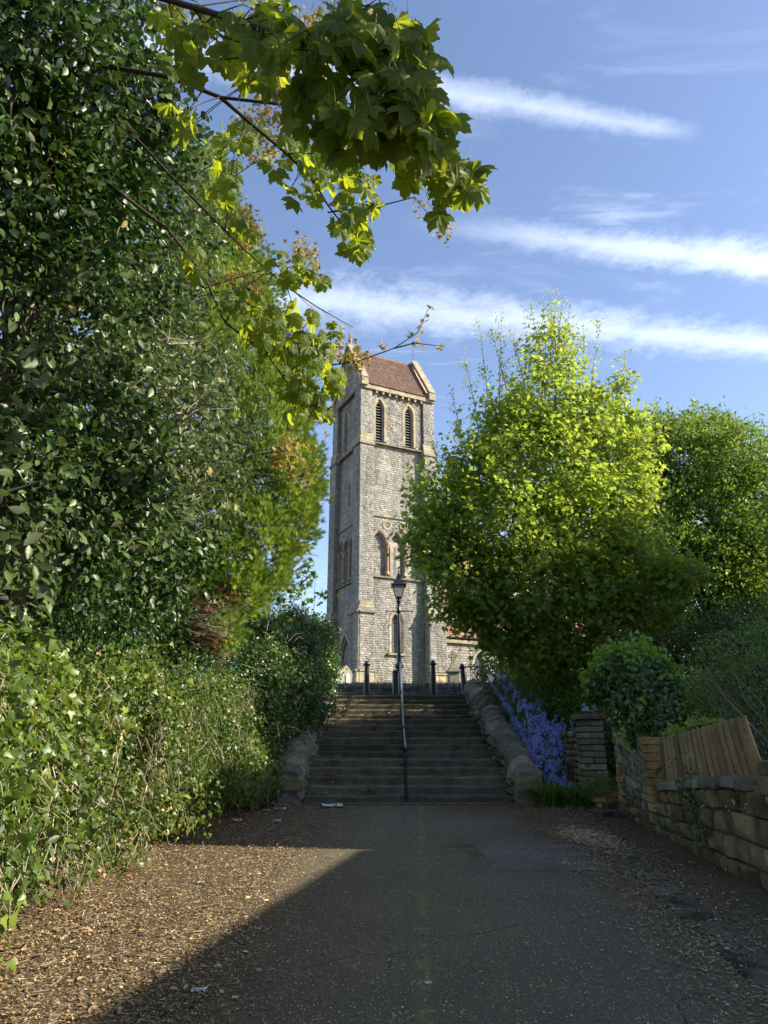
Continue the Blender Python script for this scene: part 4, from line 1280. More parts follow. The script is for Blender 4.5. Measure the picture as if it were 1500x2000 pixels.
# gate pier further on with short return wall and ornament
gp = thing('gate_pier', 'dark stone block gate pier just behind the bluebells', 'pillar', (4.0, 14.7, .55))
z = .5; r_ = 0
while z < 2.0:
    for (xa, xb, ya, yb) in (((3.80, 4.0, 14.45, 14.85), (4.01, 4.24, 14.45, 14.85)) if r_ % 2 else ((3.80, 4.24, 14.45, 14.85),)):
        g = GB(); j = random.uniform(-.012, .012)
        g.box(xa + j, xb + j, ya + j, yb, z, z + .10); g.build('stone', M_RUBBLE, gp, world=True, bevel=.015)
    z += .115; r_ += 1
g = GB(); g.box(3.74, 4.3, 14.4, 14.92, z, z + .1); g.build('cap', M_GARDEN, gp, world=True, bevel=.02)
for r_ in range(9):
    y = 14.87
    while y < 16.3:
        l = random.uniform(.2, .4)
        g = GB(); g.add(*rock(y, min(16.4, y + l) - .012, .85 + r_ * .12, .85 + r_ * .12 + .11, random.uniform(-.01, .01), .22, lambda s, o, zz_: (3.83 - o, s, zz_), .04)); g.build('stone', M_GARDEN, gp, world=True)
        y += l
orn = thing('bird_ornament', 'small green verdigris bird ornament sitting on the dark gate pier', 'ornament', (3.96, 14.6, z + .1))
g = GB(); g.lathe([(.02, 0), (.06, .02), (.085, .07), (.07, .12), (.035, .15)], n=12); g.build('body', M_VERD, orn, smooth=True)
g = GB(); g.lathe([(.005, -.045), (.035, -.03), (.045, 0), (.035, .03), (.005, .045)], (-.03, -.02, .175), 10); hd = g.build('head', M_VERD, orn, smooth=True)
g = GB(); g.tube([(-.06, -.04, .175), (-.11, -.06, .165)], [.014, .002], 6); g.build('beak', M_VERD, hd)
g = GB(); g.tube([(.05, .02, .08), (.15, .05, .05)], [.03, .01], 6); g.build('tail', M_VERD, orn)
pl = thing('brick_planter', 'low yellow brick stub under the small heather bush by the gateway', 'planter', (3.95, 13.95, .5))
for r_ in range(4):
    for k in range(2):
        g = GB(); xo = 3.78 + k * .21 + (.05 if r_ % 2 else 0)
        g.box(xo, xo + .2, 13.82, 14.1, .48 + r_ * .09, .48 + r_ * .09 + .08); g.build('brick', M_BRICK, pl, world=True, bevel=.008)
gsh = thing('gateway_shade_shrub', 'dark leafy shrub added to keep the gateway dark behind the brick stub', 'shrub', (4.6, 15.6, gzs(4.6, 15.6)))  # dark shrub put in where the gateway holds only shade
gate_lobes = [(4.75, 15.3, 1.2, .5, .5, .7), (4.7, 15.4, 2.0, .4, .4, .5), (5.3, 15.0, 1.5, .6, .6, .9)]
sp_ = thing('gateway_step', 'worn dark stone doorstep lying in the narrow gateway', 'step', (3.95, 13.5, .5))
g = GB(); g.box(3.6, 4.35, 13.0, 13.75, .46, .56); g.build('slab', M_KERB, sp_, world=True, bevel=.03)
g = GB(); g.box(3.9, 4.5, 13.75, 14.3, .5, .66); g.build('upper_slab', M_KERB, sp_, world=True, bevel=.03)

# kerb slabs along the foot of the wall
D = 2.0
while D < 12.6:
    l = random.uniform(.7, 1.1)
    xk = lambda q: 3.42 - (13 - q) * .105 + .03
    g = GB(); a_, b_ = D + .01, D + l - .01
    dz = random.uniform(-.02, .01)
    g.hexa([(xk(a_) - .42, a_, .037 * a_ - .05), (xk(b_) - .42, b_, .037 * b_ - .05), (xk(b_) - .1, b_, .037 * b_ - .05), (xk(a_) - .1, a_, .037 * a_ - .05),
            (xk(a_) - .40, a_, .037 * a_ + .018 + dz), (xk(b_) - .40, b_, .037 * b_ + .012 + dz), (xk(b_) - .1, b_, .037 * b_ + .025), (xk(a_) - .1, a_, .037 * a_ + .02)])
    struct(g.build('kerb_stone', M_KERB, bevel=.015)); D += l

# ------------------------------------------------------------------ leaf templates
def tmpl_ovate(wd=.25, fold=.06, curl=.10):
    V = np.array([(0, 0, 0), (-wd * .85, .28, fold), (wd * .85, .28, fold), (0, .3, 0), (-wd, .55, fold * .8), (wd, .55, fold * .8), (0, .58, -curl * .3), (-wd * .6, .82, 0), (wd * .6, .82, 0), (0, 1, -curl)])
    F = np.array([(0, 3, 1), (0, 2, 3), (1, 3, 4), (3, 6, 4), (3, 2, 5), (3, 5, 6), (4, 6, 7), (6, 5, 8), (6, 9, 7), (6, 8, 9)])
    return V, F


def tmpl_simple(wd=.26, fold=.07):
    V = np.array([(0, 0, 0), (-wd, .48, fold), (wd, .48, fold), (0, 1, -.06), (0, .45, 0)])
    return V, np.array([(0, 4, 1), (0, 2, 4), (4, 3, 1), (4, 2, 3)])


def tmpl_maple():
    h = [(.16, -.06), (.42, .02), (.26, .19), (.58, .46), (.22, .50)]
    out = [(0, .02)] + h + [(0, 1.0)] + [(-x, y) for x, y in h[::-1]]
    V = [(0, .30, .02)] + [(x, y, -.22 * (x * x + (y - .3) ** 2)) for x, y in out]
    n = len(out)
    return np.array(V), np.array([(0, 1 + (i + 1) % n, 1 + i) for i in range(n)])


def tmpl_ivy():
    out = [(0, 0), (.3, -.05), (.42, .25), (.22, .4), (0, 1), (-.22, .4), (-.42, .25), (-.3, -.05)]
    V = [(0, .3, .05)] + [(x, y, -.12 * (x * x + y * y)) for x, y in out]
    n = len(out)
    return np.array(V), np.array([(0, 1 + (i + 1) % n, 1 + i) for i in range(n)])


def tmpl_syc(seed=0):
    rr = random.Random(seed)
    tips = [(0, .68), (R(56), .62), (R(-56), .62), (R(116), .50), (R(-116), .50)]
    N = 60; ring = []
    for i in range(N):
        th = -math.pi + 2 * math.pi * i / N
        base = .43 if abs(th) < R(150) else .43 - .26 * (abs(th) - R(150)) / R(30)
        r = base
        for a, tr in tips:
            d = abs((th - a + math.pi) % (2 * math.pi) - math.pi)
            if d < R(30): r = max(r, base + (tr - base) * (1 - d / R(30)) ** .9)
        if i % 3 == 0 and r < .62: r *= 1.07
        elif i % 3 == 1: r *= .955
        ring.append((th, r))
    V = [(0, .3, 0)]
    cur = rr.uniform(.25, .75); tw = rr.uniform(-.25, .25)
    for f in (.45, 1.0):
        for th, r in ring:
            x, y = math.sin(th) * r * f, math.cos(th) * r * f
            vein = min(abs((th - a + math.pi) % (2 * math.pi) - math.pi) for a, _ in tips)
            z = -cur * (x * x + y * y) - .10 * f * max(0, math.cos(vein * 5)) * .6 + tw * x * y + .02 * math.sin(th * 9 + seed)
            V.append((x, y + .3, z))
    F = []
    for i in range(N):
        j = (i + 1) % N
        F.append((0, 1 + j, 1 + i))
        F.append((1 + i, 1 + j, 1 + N + j)); F.append((1 + i, 1 + N + j, 1 + N + i))
    return np.array(V), np.array(F)


def tmpl_spray():
    V = []; F = []
    for k, (a, l) in enumerate(((0, 1), (.42, .8), (-.42, .8), (.85, .55), (-.85, .55), (.2, .92), (-.22, .9))):
        d = np.array((math.sin(a), math.cos(a), 0)) * l; pz = np.array((math.cos(a), -math.sin(a), 0)) * .035
        z = np.array((0, 0, (k % 3 - 1) * .06))
        b = len(V); m_ = d * .45
        V += [(0, 0, 0), tuple(m_ - pz * 1.3 + z * .5), tuple(d + z), tuple(m_ + pz * 1.3 + z * .5)]
        F += [(b, b + 1, b + 2), (b, b + 2, b + 3)]
    return np.array(V, float), np.array(F)


def tmpl_blade(wd=.05):
    V = [(-wd, 0, 0), (wd, 0, 0), (-wd, .5, .0), (wd, .5, .0), (-wd * .6, .8, -.12), (wd * .6, .8, -.12), (0, 1, -.3)]
    return np.array(V), np.array([(0, 1, 3), (0, 3, 2), (2, 3, 5), (2, 5, 4), (4, 5, 6)])


T_OV = tmpl_ovate(); T_BROAD = tmpl_ovate(.30, .05, .12); T_NAR = tmpl_simple(.14, .05); T_SIM = tmpl_simple(.28); T_MAP = tmpl_maple(); T_IVY = tmpl_ivy(); T_SPR = tmpl_spray(); T_BL = tmpl_blade()
T_SYC = [tmpl_syc(i) for i in range(8)]


def unit(v): return v / np.maximum(np.linalg.norm(v, axis=1, keepdims=True), 1e-9)


def frames(nrm, tip):
    y = unit(tip); z = nrm - y * np.sum(nrm * y, 1, keepdims=True); z = unit(z); x = np.cross(y, z)
    return np.stack([x, y, z], -1)


def scatter(name, tm, pos, rot, size, mat, parent=None, tint=None, kind='stuff', singles=0, sname='leaf'):
    """many small pieces; the largest seen ones become single parts, the rest one mesh"""
    V, F = tm
    n = len(pos)
    if n == 0: return None
    if tint is None: tint = RNG.random(n)
    if singles:
        rel = pos - np.array((0, 0, 1.5)); p = R(PITCH)
        f_ = rel[:, 1] * math.cos(p) + rel[:, 2] * math.sin(p); u_ = -rel[:, 1] * math.sin(p) + rel[:, 2] * math.cos(p)
        vis = (f_ > .3) & (np.abs(rel[:, 0] / f_) < .535) & (np.abs(u_ / f_) < .71)
        score = np.where(vis, size / np.maximum(f_, .3), -1)
        order = np.argsort(-score)
        pick = order[:singles]; pick = pick[score[pick] > 0]
        meshes = []
        for q in range(10):
            meshes.append(me_np(sname, V, F, mat, np.full(len(F), q / 9), True))
        inv = Matrix.LocRotScale(parent.location, parent.rotation_euler, parent.scale).inverted() if parent else Matrix()
        for i in pick:
            o = bpy.data.objects.new(sname, meshes[int(min(.999, max(0, tint[i])) * 10)])
            COL.objects.link(o); o.parent = parent; o.matrix_parent_inverse = inv
            M_ = np.eye(4); M_[:3, :3] = rot[i] * size[i]; M_[:3, 3] = pos[i]
            o.matrix_basis = Matrix(M_.tolist())
        keep = np.ones(n, bool); keep[pick] = False
        pos, rot, size, tint = pos[keep], rot[keep], size[keep], tint[keep]; n = len(pos)
        if n == 0: return None
    VV = np.einsum('nij,kj->nki', rot * size[:, None, None], V) + pos[:, None, :]
    FF = F[None] + (np.arange(n) * len(V))[:, None, None]
    me = me_np(name, VV.reshape(-1, 3), FF.reshape(-1, 3), mat, np.repeat(tint, len(F)), False)
    o = link(bpy.data.objects.new(name, me))
    if parent is not None: attach(o, parent, True)
    if kind: o['kind'] = kind
    return o


def rdir(n): return unit(RNG.normal(size=(n, 3)))


def lobe_pts(lobes, n, lo=.6, hi=1.03, bump=.22, inner=.55, bfreq=2.2, ground=True, holes=0, hf=4.0):
    """points through the outer shell of a union of lumpy lobes; lobes = (x,y,z,rx,ry,rz)"""
    L = np.array(lobes, float)
    wgt = (L[:, 3] * L[:, 4] + L[:, 3] * L[:, 5] + L[:, 4] * L[:, 5]); wgt /= wgt.sum()
    k = RNG.choice(len(L), n, p=wgt); d = rdir(n)
    c = L[k, :3]; rad = L[k, 3:]
    f = lo + (hi - lo) * RNG.random(n) ** .6
    ph = k * 1.7
    nb = np.sin(d[:, 0] * bfreq * 2.1 + ph) * np.sin(d[:, 1] * bfreq * 2.6 + ph * 2) + .6 * np.sin(d[:, 2] * bfreq * 3.7 + ph * 3) * np.sin(d[:, 0] * bfreq * 4.3 + 1)
    f = f * (1 + bump * nb)
    pos = c + d * rad * f[:, None]
    keep = np.ones(n, bool)
    for j in range(len(L)):
        q = np.linalg.norm((pos - L[j, :3]) / L[j, 3:], axis=1)
        keep &= ~((q < inner) & (k != j))
    if holes:
        q_ = pos * hf
        hn = np.sin(q_[:, 0] * 1.3 + 2 * np.sin(q_[:, 2] * .9)) * np.sin(q_[:, 1] * 1.1 + 1.5 * np.sin(q_[:, 0] * .8)) + .8 * np.sin(q_[:, 2] * 1.7 + 1.3 * np.sin(q_[:, 1]))* np.sin(q_[:, 0] * 2.1 + 1)
        keep &= (hn < 1.1 - holes) | (RNG.random(n) < .12)
    if ground: keep &= pos[:, 2] > gz(pos[:, 0], pos[:, 1]) + .03
    return pos[keep], unit(d / rad)[keep]


def clump(pos, out, per, spread, droop=.5, outw=.7, up=.5, rnd=.7, tipout=.5):
    """several leaves round each twig tip"""
    n = len(pos) * per
    P_ = np.repeat(pos, per, 0) + RNG.normal(size=(n, 3)) * spread
    O_ = np.repeat(out, per, 0)
    nr = unit(O_ * outw + np.array((0, 0, up)) + RNG.normal(size=(n, 3)) * rnd)
    tp = O_ * tipout + RNG.normal(size=(n, 3)) * .6 + np.array((0, 0, -droop))
    return P_, frames(nr, tp)


def pxl(lst):
    """lobes given by where their centres stand: (px, py, distance, radius[, flatten z])"""
    out = []
    for q in lst:
        c = P(q[0], q[1], q[2]); r = q[3]; fz = q[4] if len(q) > 4 else 1
        out.append((c.x, c.y, c.z, r, r, r * fz))
    return out


def limbs(base, lobes, r0, parent, mat=M_BARK, twigs=6, trunk_top=None, name='trunk', up=.5, seed=1, bname='branch', wob=.12, twr=.012):
    rr = random.Random(seed)
    base = Vector(base)
    if trunk_top is None:
        L = np.array(lobes); trunk_top = Vector((L[:, 0].mean(), L[:, 1].mean(), L[:, 2].max() - .3))
    trunk_top = Vector(trunk_top)
    g = GB(); n = 12; pts = []; rad = []
    for i in range(n + 1):
        f = i / n; p = base.lerp(trunk_top, f) + Vector((rr.uniform(-1, 1), rr.uniform(-1, 1), 0)) * wob * (0 < i < n)
        pts.append(p); rad.append(r0 * (1.25 if i == 0 else 1) * (1 - f * .93))
    g.tube(pts, rad, 10); g.build(name, mat, parent, world=True, smooth=True)
    gt = GB()
    for (x, y, z, rx_, ry_, rz_) in lobes:
        c = Vector((x, y, z))
        hz = max(base.z + .3, z - (c - trunk_top).xy.length * up - rz_ * .3)
        f = min(.96, max(.1, (hz - base.z) / max(.1, trunk_top.z - base.z)))
        k = f * n; i0 = min(n - 1, int(k)); s = pts[i0].lerp(pts[i0 + 1], k - i0)
        rs = rad[i0] * .5
        mid = s.lerp(c, .5) + Vector((rr.uniform(-.15, .15), rr.uniform(-.15, .15), rr.uniform(0, .25))) * rx_
        g = GB(); g.tube([s, s.lerp(mid, .5) + Vector((0, 0, -.05)), mid, mid.lerp(c, .5), c], [rs, rs * .85, rs * .65, rs * .5, rs * .35], 7)
        g.build(bname, mat, parent, world=True, smooth=True)
        for _ in range(twigs):
            d = Vector((rr.gauss(0, 1), rr.gauss(0, 1), rr.gauss(.35, 1))).normalized()
            st_ = s.lerp(c, rr.uniform(.5, 1.0)) if rr.random() < .5 else c
            e = c + Vector((d.x * rx_, d.y * ry_, d.z * rz_)) * rr.uniform(.75, 1.02)
            m1 = st_.lerp(e, .45) + Vector((rr.uniform(-1, 1), rr.uniform(-1, 1), rr.uniform(-.6, 1))) * .1 * rx_
            tr_ = min(rs * .3, twr * 1.6)
            gt.tube([st_, m1, st_.lerp(e, .75) + Vector((rr.uniform(-1, 1), rr.uniform(-1, 1), 0)) * .05, e], [tr_, tr_ * .7, tr_ * .5, tr_ * .25], 4, cap=False)
    if gt.V: gt.build('twigs', mat, parent, world=True, kind='stuff')


# ------------------------------------------------------------------ RIGHT: maple
mlob = pxl([(1075, 690, 18, .75, 1.3), (1065, 790, 18, 1.15), (985, 815, 17.6, .7), (1165, 810, 18.2, .8), (925, 900, 17.4, .7), (1045, 910, 17.6, 1.5), (1190, 900, 18, 1.15),
            (860, 985, 17.2, .8), (985, 1030, 17, 1.35), (1150, 1020, 17.3, 1.35), (850, 1060, 17, .75), (905, 1130, 16.8, .9), (1040, 1140, 16.8, 1.3), (1190, 1120, 17, 1.15),
            (925, 1180, 16.8, .55), (985, 1228, 17, .7), (945, 1222, 17, .35), (1110, 1220, 17, .9), (1040, 1235, 17, .8), (1270, 1180, 16.5, .65, .6), (1320, 1120, 16.2, .55, .5), (1240, 960, 17.5, .5), (1235, 830, 18, .38), (1215, 750, 18, .3)])
mb = (4.45, 18.3, gzs(4.45, 18.3))
mpt = thing('maple_tree', 'tall bright yellow green maple tree standing right of the steps', 'tree', mb)
limbs(mb, mlob, .17, mpt, M_PBARK, 9, P(1080, 620, 18.2), up=.75, seed=3)
g = GB()
for (dx, tx_, ty_, dd) in ((-.35, 1050, 980, 17.8), (.5, 1160, 960, 18)):      # second and third stem
    e = P(tx_, ty_, dd); s = Vector(mb) + Vector((dx, .1, 0))
    g = GB(); g.tube([s, s.lerp(e, .33) + Vector((dx * .3, 0, 0)), s.lerp(e, .66), e], [.13, .1, .07, .03], 9); g.build('stem', M_PBARK, mpt, world=True, smooth=True)
p_, o_ = lobe_pts(mlob, 14500, .55, 1.1, .34, .6, 3, holes=.5, hf=2.4)
P_, R_ = clump(p_, o_, 5, .13, .35, .5, .8, .5, .7)
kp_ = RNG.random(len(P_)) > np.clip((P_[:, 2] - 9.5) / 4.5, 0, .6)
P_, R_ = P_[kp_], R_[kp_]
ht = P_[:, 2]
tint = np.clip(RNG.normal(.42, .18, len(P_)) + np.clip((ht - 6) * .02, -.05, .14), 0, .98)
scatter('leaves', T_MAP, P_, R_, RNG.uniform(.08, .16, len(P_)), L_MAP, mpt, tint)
# upright leafless shoots at the top
g = GB(); tp = []; 
for (bx, by, tx_, ty_) in [(1070, 800, 1085, 578), (1065, 780, 1035, 592), (1080, 790, 1112, 600), (1060, 760, 1060, 590), (975, 850, 980, 610), (960, 860, 935, 628), (1000, 800, 960, 640), (1150, 830, 1172, 636), (1140, 800, 1140, 640), (940, 880, 905, 690),
                           (905, 900, 880, 760), (1210, 840, 1222, 690), (1250, 870, 1275, 790), (1090, 780, 1135, 665), (1030, 770, 1000, 650), (1075, 700, 1075, 585), (1080, 720, 1098, 580), (860, 980, 822, 905), (1240, 950, 1262, 905), (870, 940, 845, 860)]:
    A_, B_ = P(bx, by, 18), P(tx_, ty_, 18 + random.uniform(-.5, .5))
    md = A_.lerp(B_, .5) + Vector((random.uniform(-.1, .1), 0, 0))
    g.tube([A_, md, B_], [.018, .011, .003], 4, cap=False)
    for k in range(7):
        f = random.uniform(.2, 1); s = A_.lerp(B_, f); e = s + Vector((random.uniform(-.3, .3), random.uniform(-.2, .2), random.uniform(.1, .35)))
        g.tube([s, e], [.006, .002], 3, cap=False); tp += [s.lerp(e, q) for q in (.5, 1)]
    tp += [A_.lerp(B_, q) for q in np.linspace(.2, 1, 14)]
g.build('shoots', M_PBARK, mpt, world=True, kind='stuff')
tp = np.array([tuple(q) for q in tp]); P_, R_ = clump(tp, rdir(len(tp)), 5, .055, .1, .3, .7, .8)
scatter('young_leaves', T_MAP, P_, R_, RNG.uniform(.035, .075, len(P_)), L_MAP, mpt, np.clip(RNG.normal(.7, .2, len(P_)), 0, 1))

# dark tree behind, right
dlob = pxl([(1330, 900, 24, 1.7), (1420, 905, 24, 1.6), (1500, 985, 23, 1.9), (1270, 1000, 24, 1.7), (1390, 1020, 23.5, 2.1), (1500, 1110, 23, 1.8), (1250, 1120, 24, 1.5), (1370, 1150, 22.5, 1.9), (1480, 1200, 21.5, 1.5), (1290, 1200, 22.5, 1.3), (1275, 885, 24, 1.15), (1245, 940, 24, 1.1), (1300, 1090, 22, 1.2), (1440, 1080, 22, 1.4),
            (1600, 950, 25, 2.4), (1640, 1120, 24, 2.4), (1390, 850, 24.5, .9), (1300, 865, 24.5, .9), (1210, 1060, 24, 1.2)])
db = (10.6, 23.6, gzs(10.6, 23.6))
dt = thing('broadleaf_tree', 'large dark green spreading tree behind the maple on the right', 'tree', db)
limbs(db, dlob, .3, dt, M_BARK, 6, P(1390, 900, 24), up=.5, seed=8)
p_, o_ = lobe_pts(dlob, 30000, .4, 1.08, .26, .5, 3, holes=.3, hf=1.6)
P_, R_ = clump(p_, o_, 6, .14, .1, .5, 1.0, .5, .7)
scatter('leaves', T_SIM, P_, R_, RNG.uniform(.10, .17, len(P_)), L_DTREE, dt)
# a dark yew low behind the maple and tree
ylob = pxl([(1230, 1240, 20, .9), (1320, 1250, 20, .9), (1180, 1290, 19.5, .8), (1270, 1300, 19.5, .8), (1350, 1300, 19, .5), (1000, 1300, 20.5, .7), (1060, 1330, 19.5, .7), (1130, 1330, 19, .8), (950, 1312, 22, .35), (1410, 1260, 19, .9), (1470, 1240, 19, 1.0), (1540, 1260, 19, 1.1), (1440, 1320, 18, .7), (1510, 1330, 18, .8), (1580, 1330, 18, 1.0)])
yt = thing('evergreen_bush', 'very dark evergreen bush under the maple behind the ivy topped wall', 'bush', (7.2, 19.6, gzs(7.2, 19.6)))
limbs((6.6, 19.6, gzs(6.6, 19.6)), ylob, .08, yt, M_DKBARK, 3, up=.3, seed=5, trunk_top=P(1240, 1230, 20))
p_, o_ = lobe_pts(ylob, 8500, .4, 1.03, .25)
P_, R_ = clump(p_, o_, 6, .12, .3)
scatter('leaves', T_IVY, P_, R_, RNG.uniform(.05, .09, len(P_)), L_DIVY, yt)
ot = thing('added_shade_tree', 'leafy tree added beyond the right edge to shade the lower steps', 'tree', (12.0, 15.0, gzs(12.0, 15.0)))  # tree added out of view to keep the sun off the steps
olb = [(12.0 + RNG.uniform(-.4, .4), 13.0 + 1.35 * (k_ % 5), 3.4 + 1.45 * (k_ // 5), 1.5, 1.25, 1.2) for k_ in range(25) if not (k_ % 5 >= 3 and k_ // 5 >= 4)]
olb_old = [(11.2 + a_, 14.6 + b_, c_, 1.5, 1.3, 1.4) for a_, b_, c_ in ((0, 0, 7.6), (-.3, -.5, 6.2), (.3, .9, 6.4), (-.2, .4, 5.0), (.2, -.8, 4.8), (0, .2, 3.6), (.4, 1.6, 5.4), (0, 2.2, 4.2), (.2, 2.4, 6.4), (.4, 3.4, 5.0), (.5, 3.6, 3.4))]
limbs((12.0, 15.0, gzs(12.0, 15.0)), olb, .2, ot, M_BARK, 4, seed=44)
p_, o_ = lobe_pts(olb, 13000, .3, 1.05, .15, .3)
P_, R_ = clump(p_, o_, 5, .15)
scatter('leaves', T_SIM, P_, R_, RNG.uniform(.13, .2, len(P_)), L_DTREE, ot)
# small leaved shrub behind the bluebells
blob = pxl([(1035, 1330, 18.6, .4), (1070, 1350, 18.0, .5), (1110, 1350, 17.6, .6), (1070, 1385, 17.8, .3), (1105, 1385, 17.4, .4), (1135, 1385, 17, .4), (1010, 1300, 19.5, .35), (1060, 1300, 18.5, .5), (1130, 1310, 18, .5)])
bs = thing('green_shrub', 'loose small leaved green shrub rising behind the bluebells', 'shrub', (4.6, 18.1, gzs(4.6, 18.1)))
limbs((4.5, 18.0, gzs(4.5, 18)), blob, .05, bs, M_DKBARK, 6, up=.2, seed=15, trunk_top=P(1065, 1300, 18.1))
p_, o_ = lobe_pts(blob, 4500, .4, 1.1, .3)
P_, R_ = clump(p_, o_, 5, .1, .1)
scatter('leaves', T_SIM, P_, R_, RNG.uniform(.045, .08, len(P_)), L_DTREE, bs, np.clip(RNG.normal(.6, .25, len(P_)), 0, 1))

# far right shrub with bare twisting stems
slob = pxl([(1450, 1285, 9.8, .42), (1400, 1300, 10, .35), (1490, 1340, 9.6, .5), (1385, 1340, 10, .28), (1430, 1350, 9.8, .4), (1500, 1260, 10, .45), (1480, 1420, 9.6, .35), (1360, 1370, 10.2, .22), (1560, 1320, 9.5, .6), (1620, 1250, 9.5, .7), (1600, 1400, 9, .6), (1500, 1470, 8.6, .25)])
sb = (5.35, 9.5, gzs(5.35, 9.5))
sh = thing('twiggy_shrub', 'twiggy narrow leaved shrub at the right edge behind the fence', 'shrub', sb)
limbs(sb, slob, .05, sh, M_BARK, 14, up=.1, seed=23, trunk_top=P(1480, 1300, 9.7), wob=.05)
g = GB(); rr = random.Random(4)
for k in range(60):
    a_ = Vector(sb) + Vector((rr.uniform(-.5, .5), rr.uniform(-.4, .4), 0)); e = P(rr.uniform(1350, 1530), rr.uniform(1280, 1430), rr.uniform(9.2, 10.2))
    m1 = a_.lerp(e, .4) + Vector((rr.uniform(-.25, .25), rr.uniform(-.2, .2), rr.uniform(-.1, .1)))
    m2 = a_.lerp(e, .7) + Vector((rr.uniform(-.2, .2), rr.uniform(-.2, .2), rr.uniform(-.05, .15)))
    g.tube([a_, m1, m2, e], [.014, .011, .008, .003], 5, cap=False)
g.build('stems', M_PBARK, sh, world=True, kind='stuff')
p_, o_ = lobe_pts(slob, 3400, .5, 1.1, .25)
P_, R_ = clump(p_, o_, 7, .05, -.3, .5, .3, .8, .8)
scatter('leaves', T_NAR, P_, R_, RNG.uniform(.035, .065, len(P_)), L_SHRUB, sh)
# near right hedge outside the frame edge carrying on above the wall (garden continues)
h2 = thing('garden_hedge', 'leafy garden hedge above the wall at the right edge', 'hedge', (5.2, 4.5, gzs(5.2, 4.5)))
hl = [(5.0 + .25 * (k % 2), 1.0 + k * 1.0, 1.5, .75, .8, .95) for k in range(7)]
p_, o_ = lobe_pts(hl, 2500, .6, 1.05, .2)
P_, R_ = clump(p_, o_, 6, .08, .1)
scatter('leaves', T_SIM, P_, R_, RNG.uniform(.05, .08, len(P_)), L_DTREE, h2)
g = GB()
for q in hl: g.tube([(q[0], q[1], gzs(q[0], q[1])), (q[0], q[1], 1.6)], [.03, .015], 6)
g.build('stems', M_BARK, h2, world=True)

# ivy bush on the wall: dark ivy below, bright vine on top
ilob = pxl([(1215, 1330, 12.6, .42), (1275, 1345, 12.2, .45), (1300, 1380, 11.9, .32), (1240, 1385, 12.2, .38), (1290, 1420, 11.6, .26), (1255, 1430, 11.9, .2), (1175, 1345, 12.9, .24)])
ib = thing('ivy_bush', 'rounded ivy and vine bush spilling over the tall stone wall section', 'bush', (4.25, 12.3, 1.6))
limbs((4.25, 12.2, 1.2), ilob, .05, ib, M_BARK, 4, up=.1, seed=31, trunk_top=P(1250, 1330, 12.4))
p_, o_ = lobe_pts(ilob, 2300, .55, 1.05, .18)
P_, R_ = clump(p_, o_, 5, .06, .9, 1.2, .2, .45, .1)
scatter('ivy_leaves', T_IVY, P_, R_, RNG.uniform(.06, .095, len(P_)), L_DIVY, ib, singles=0)
vlob = pxl([(1195, 1300, 12.7, .33), (1250, 1292, 12.5, .36), (1300, 1325, 12.1, .26), (1165, 1320, 12.9, .22), (1215, 1285, 12.7, .24), (1325, 1345, 12, .13)])
p_, o_ = lobe_pts(vlob, 620, .6, 1.12, .25)
P_, R_ = clump(p_, o_, 4, .06, .5, .8, .7, .5, .4)
ex = np.array([tuple(P(x_, y_, 11.6)) for x_, y_ in ((1240, 1400), (1250, 1390), (1215, 1430), (1225, 1440), (1262, 1372), (1205, 1400))])
pe, re_ = clump(ex, np.tile([[-.8, -.5, .1]], (len(ex), 1)), 5, .06, .6)
P_, R_ = np.concatenate([P_, pe]), np.concatenate([R_, re_])
scatter('vine_leaves', T_IVY, P_, R_, RNG.uniform(.07, .115, len(P_)), L_VINE, ib, singles=300, sname='leaf')
# small creeper over the coping and fence foot
cp = thing('ivy_trail', 'dark ivy trail creeping down over the wall coping under the fence', 'ivy', (3.75, 9.2, 1.0))
path = [P(x_, y_, d_) for x_, y_, d_ in ((1350, 1480, 9.45), (1358, 1530, 9.3), (1365, 1560, 9.25), (1370, 1590, 9.15), (1372, 1640, 8.9))]
path = [Vector((wx(q.y) - .04, q.y, q.z)) for q in path]
g = GB(); g.tube(path, .007, 5); g.build('stem', M_TWIG, cp, world=True)
pp = np.array([tuple(path[i].lerp(path[i + 1], f)) for i in range(4) for f in np.linspace(0, 1, 10)])
P_, R_ = clump(pp, np.tile([[-1., 0, 0]], (len(pp), 1)), 5, .06, .8)
scatter('leaves', T_IVY, P_, R_, RNG.uniform(.04, .07, len(P_)), L_DIVY, cp)
pp = np.array([(wx(q) + RNG.uniform(-.02, .1), q, 1.0 + RNG.uniform(-.05, .1)) for q in RNG.uniform(7.4, 10.8, 160)])
P_, R_ = clump(pp, np.tile([[-1., 0, .3]], (len(pp), 1)), 3, .03, .3)
scatter('dead_leaves', T_IVY, P_, R_, RNG.uniform(.02, .045, len(P_)), L_LITTER, cp)
# greenery showing over the fence, pink flower, pale flowers
fv = thing('climbing_vine', 'pale leafy vine lying along the top of the timber fence', 'vine', (4.0, 10.2, 1.8))
g = GB(); vp = [P(x_, y_, d_) + Vector((.12, 0, 0)) for x_, y_, d_ in ((1285, 1432, 10.8), (1310, 1424, 10.3), (1345, 1415, 9.6), (1385, 1408, 9))]
g.tube(vp, .008, 5); g.build('stem', M_TWIG, fv, world=True)
pp = np.array([tuple(vp[i].lerp(vp[i + 1], f)) for i in range(3) for f in np.linspace(0, 1, 14)])
P_, R_ = clump(pp, np.tile([[-.4, -.3, .8]], (len(pp), 1)), 3, .05, .2)
scatter('leaves', T_IVY, P_, R_, RNG.uniform(.05, .09, len(P_)), L_VINE, fv)
rh = thing('pink_rhododendron', 'dark leaved rhododendron with one magenta bloom behind the fence', 'shrub', (5.1, 12.0, 1.0))
rlob = pxl([(1350, 1390, 12.0, .22), (1390, 1385, 11.8, .28), (1370, 1340, 12.2, .22), (1330, 1400, 12.3, .15)])
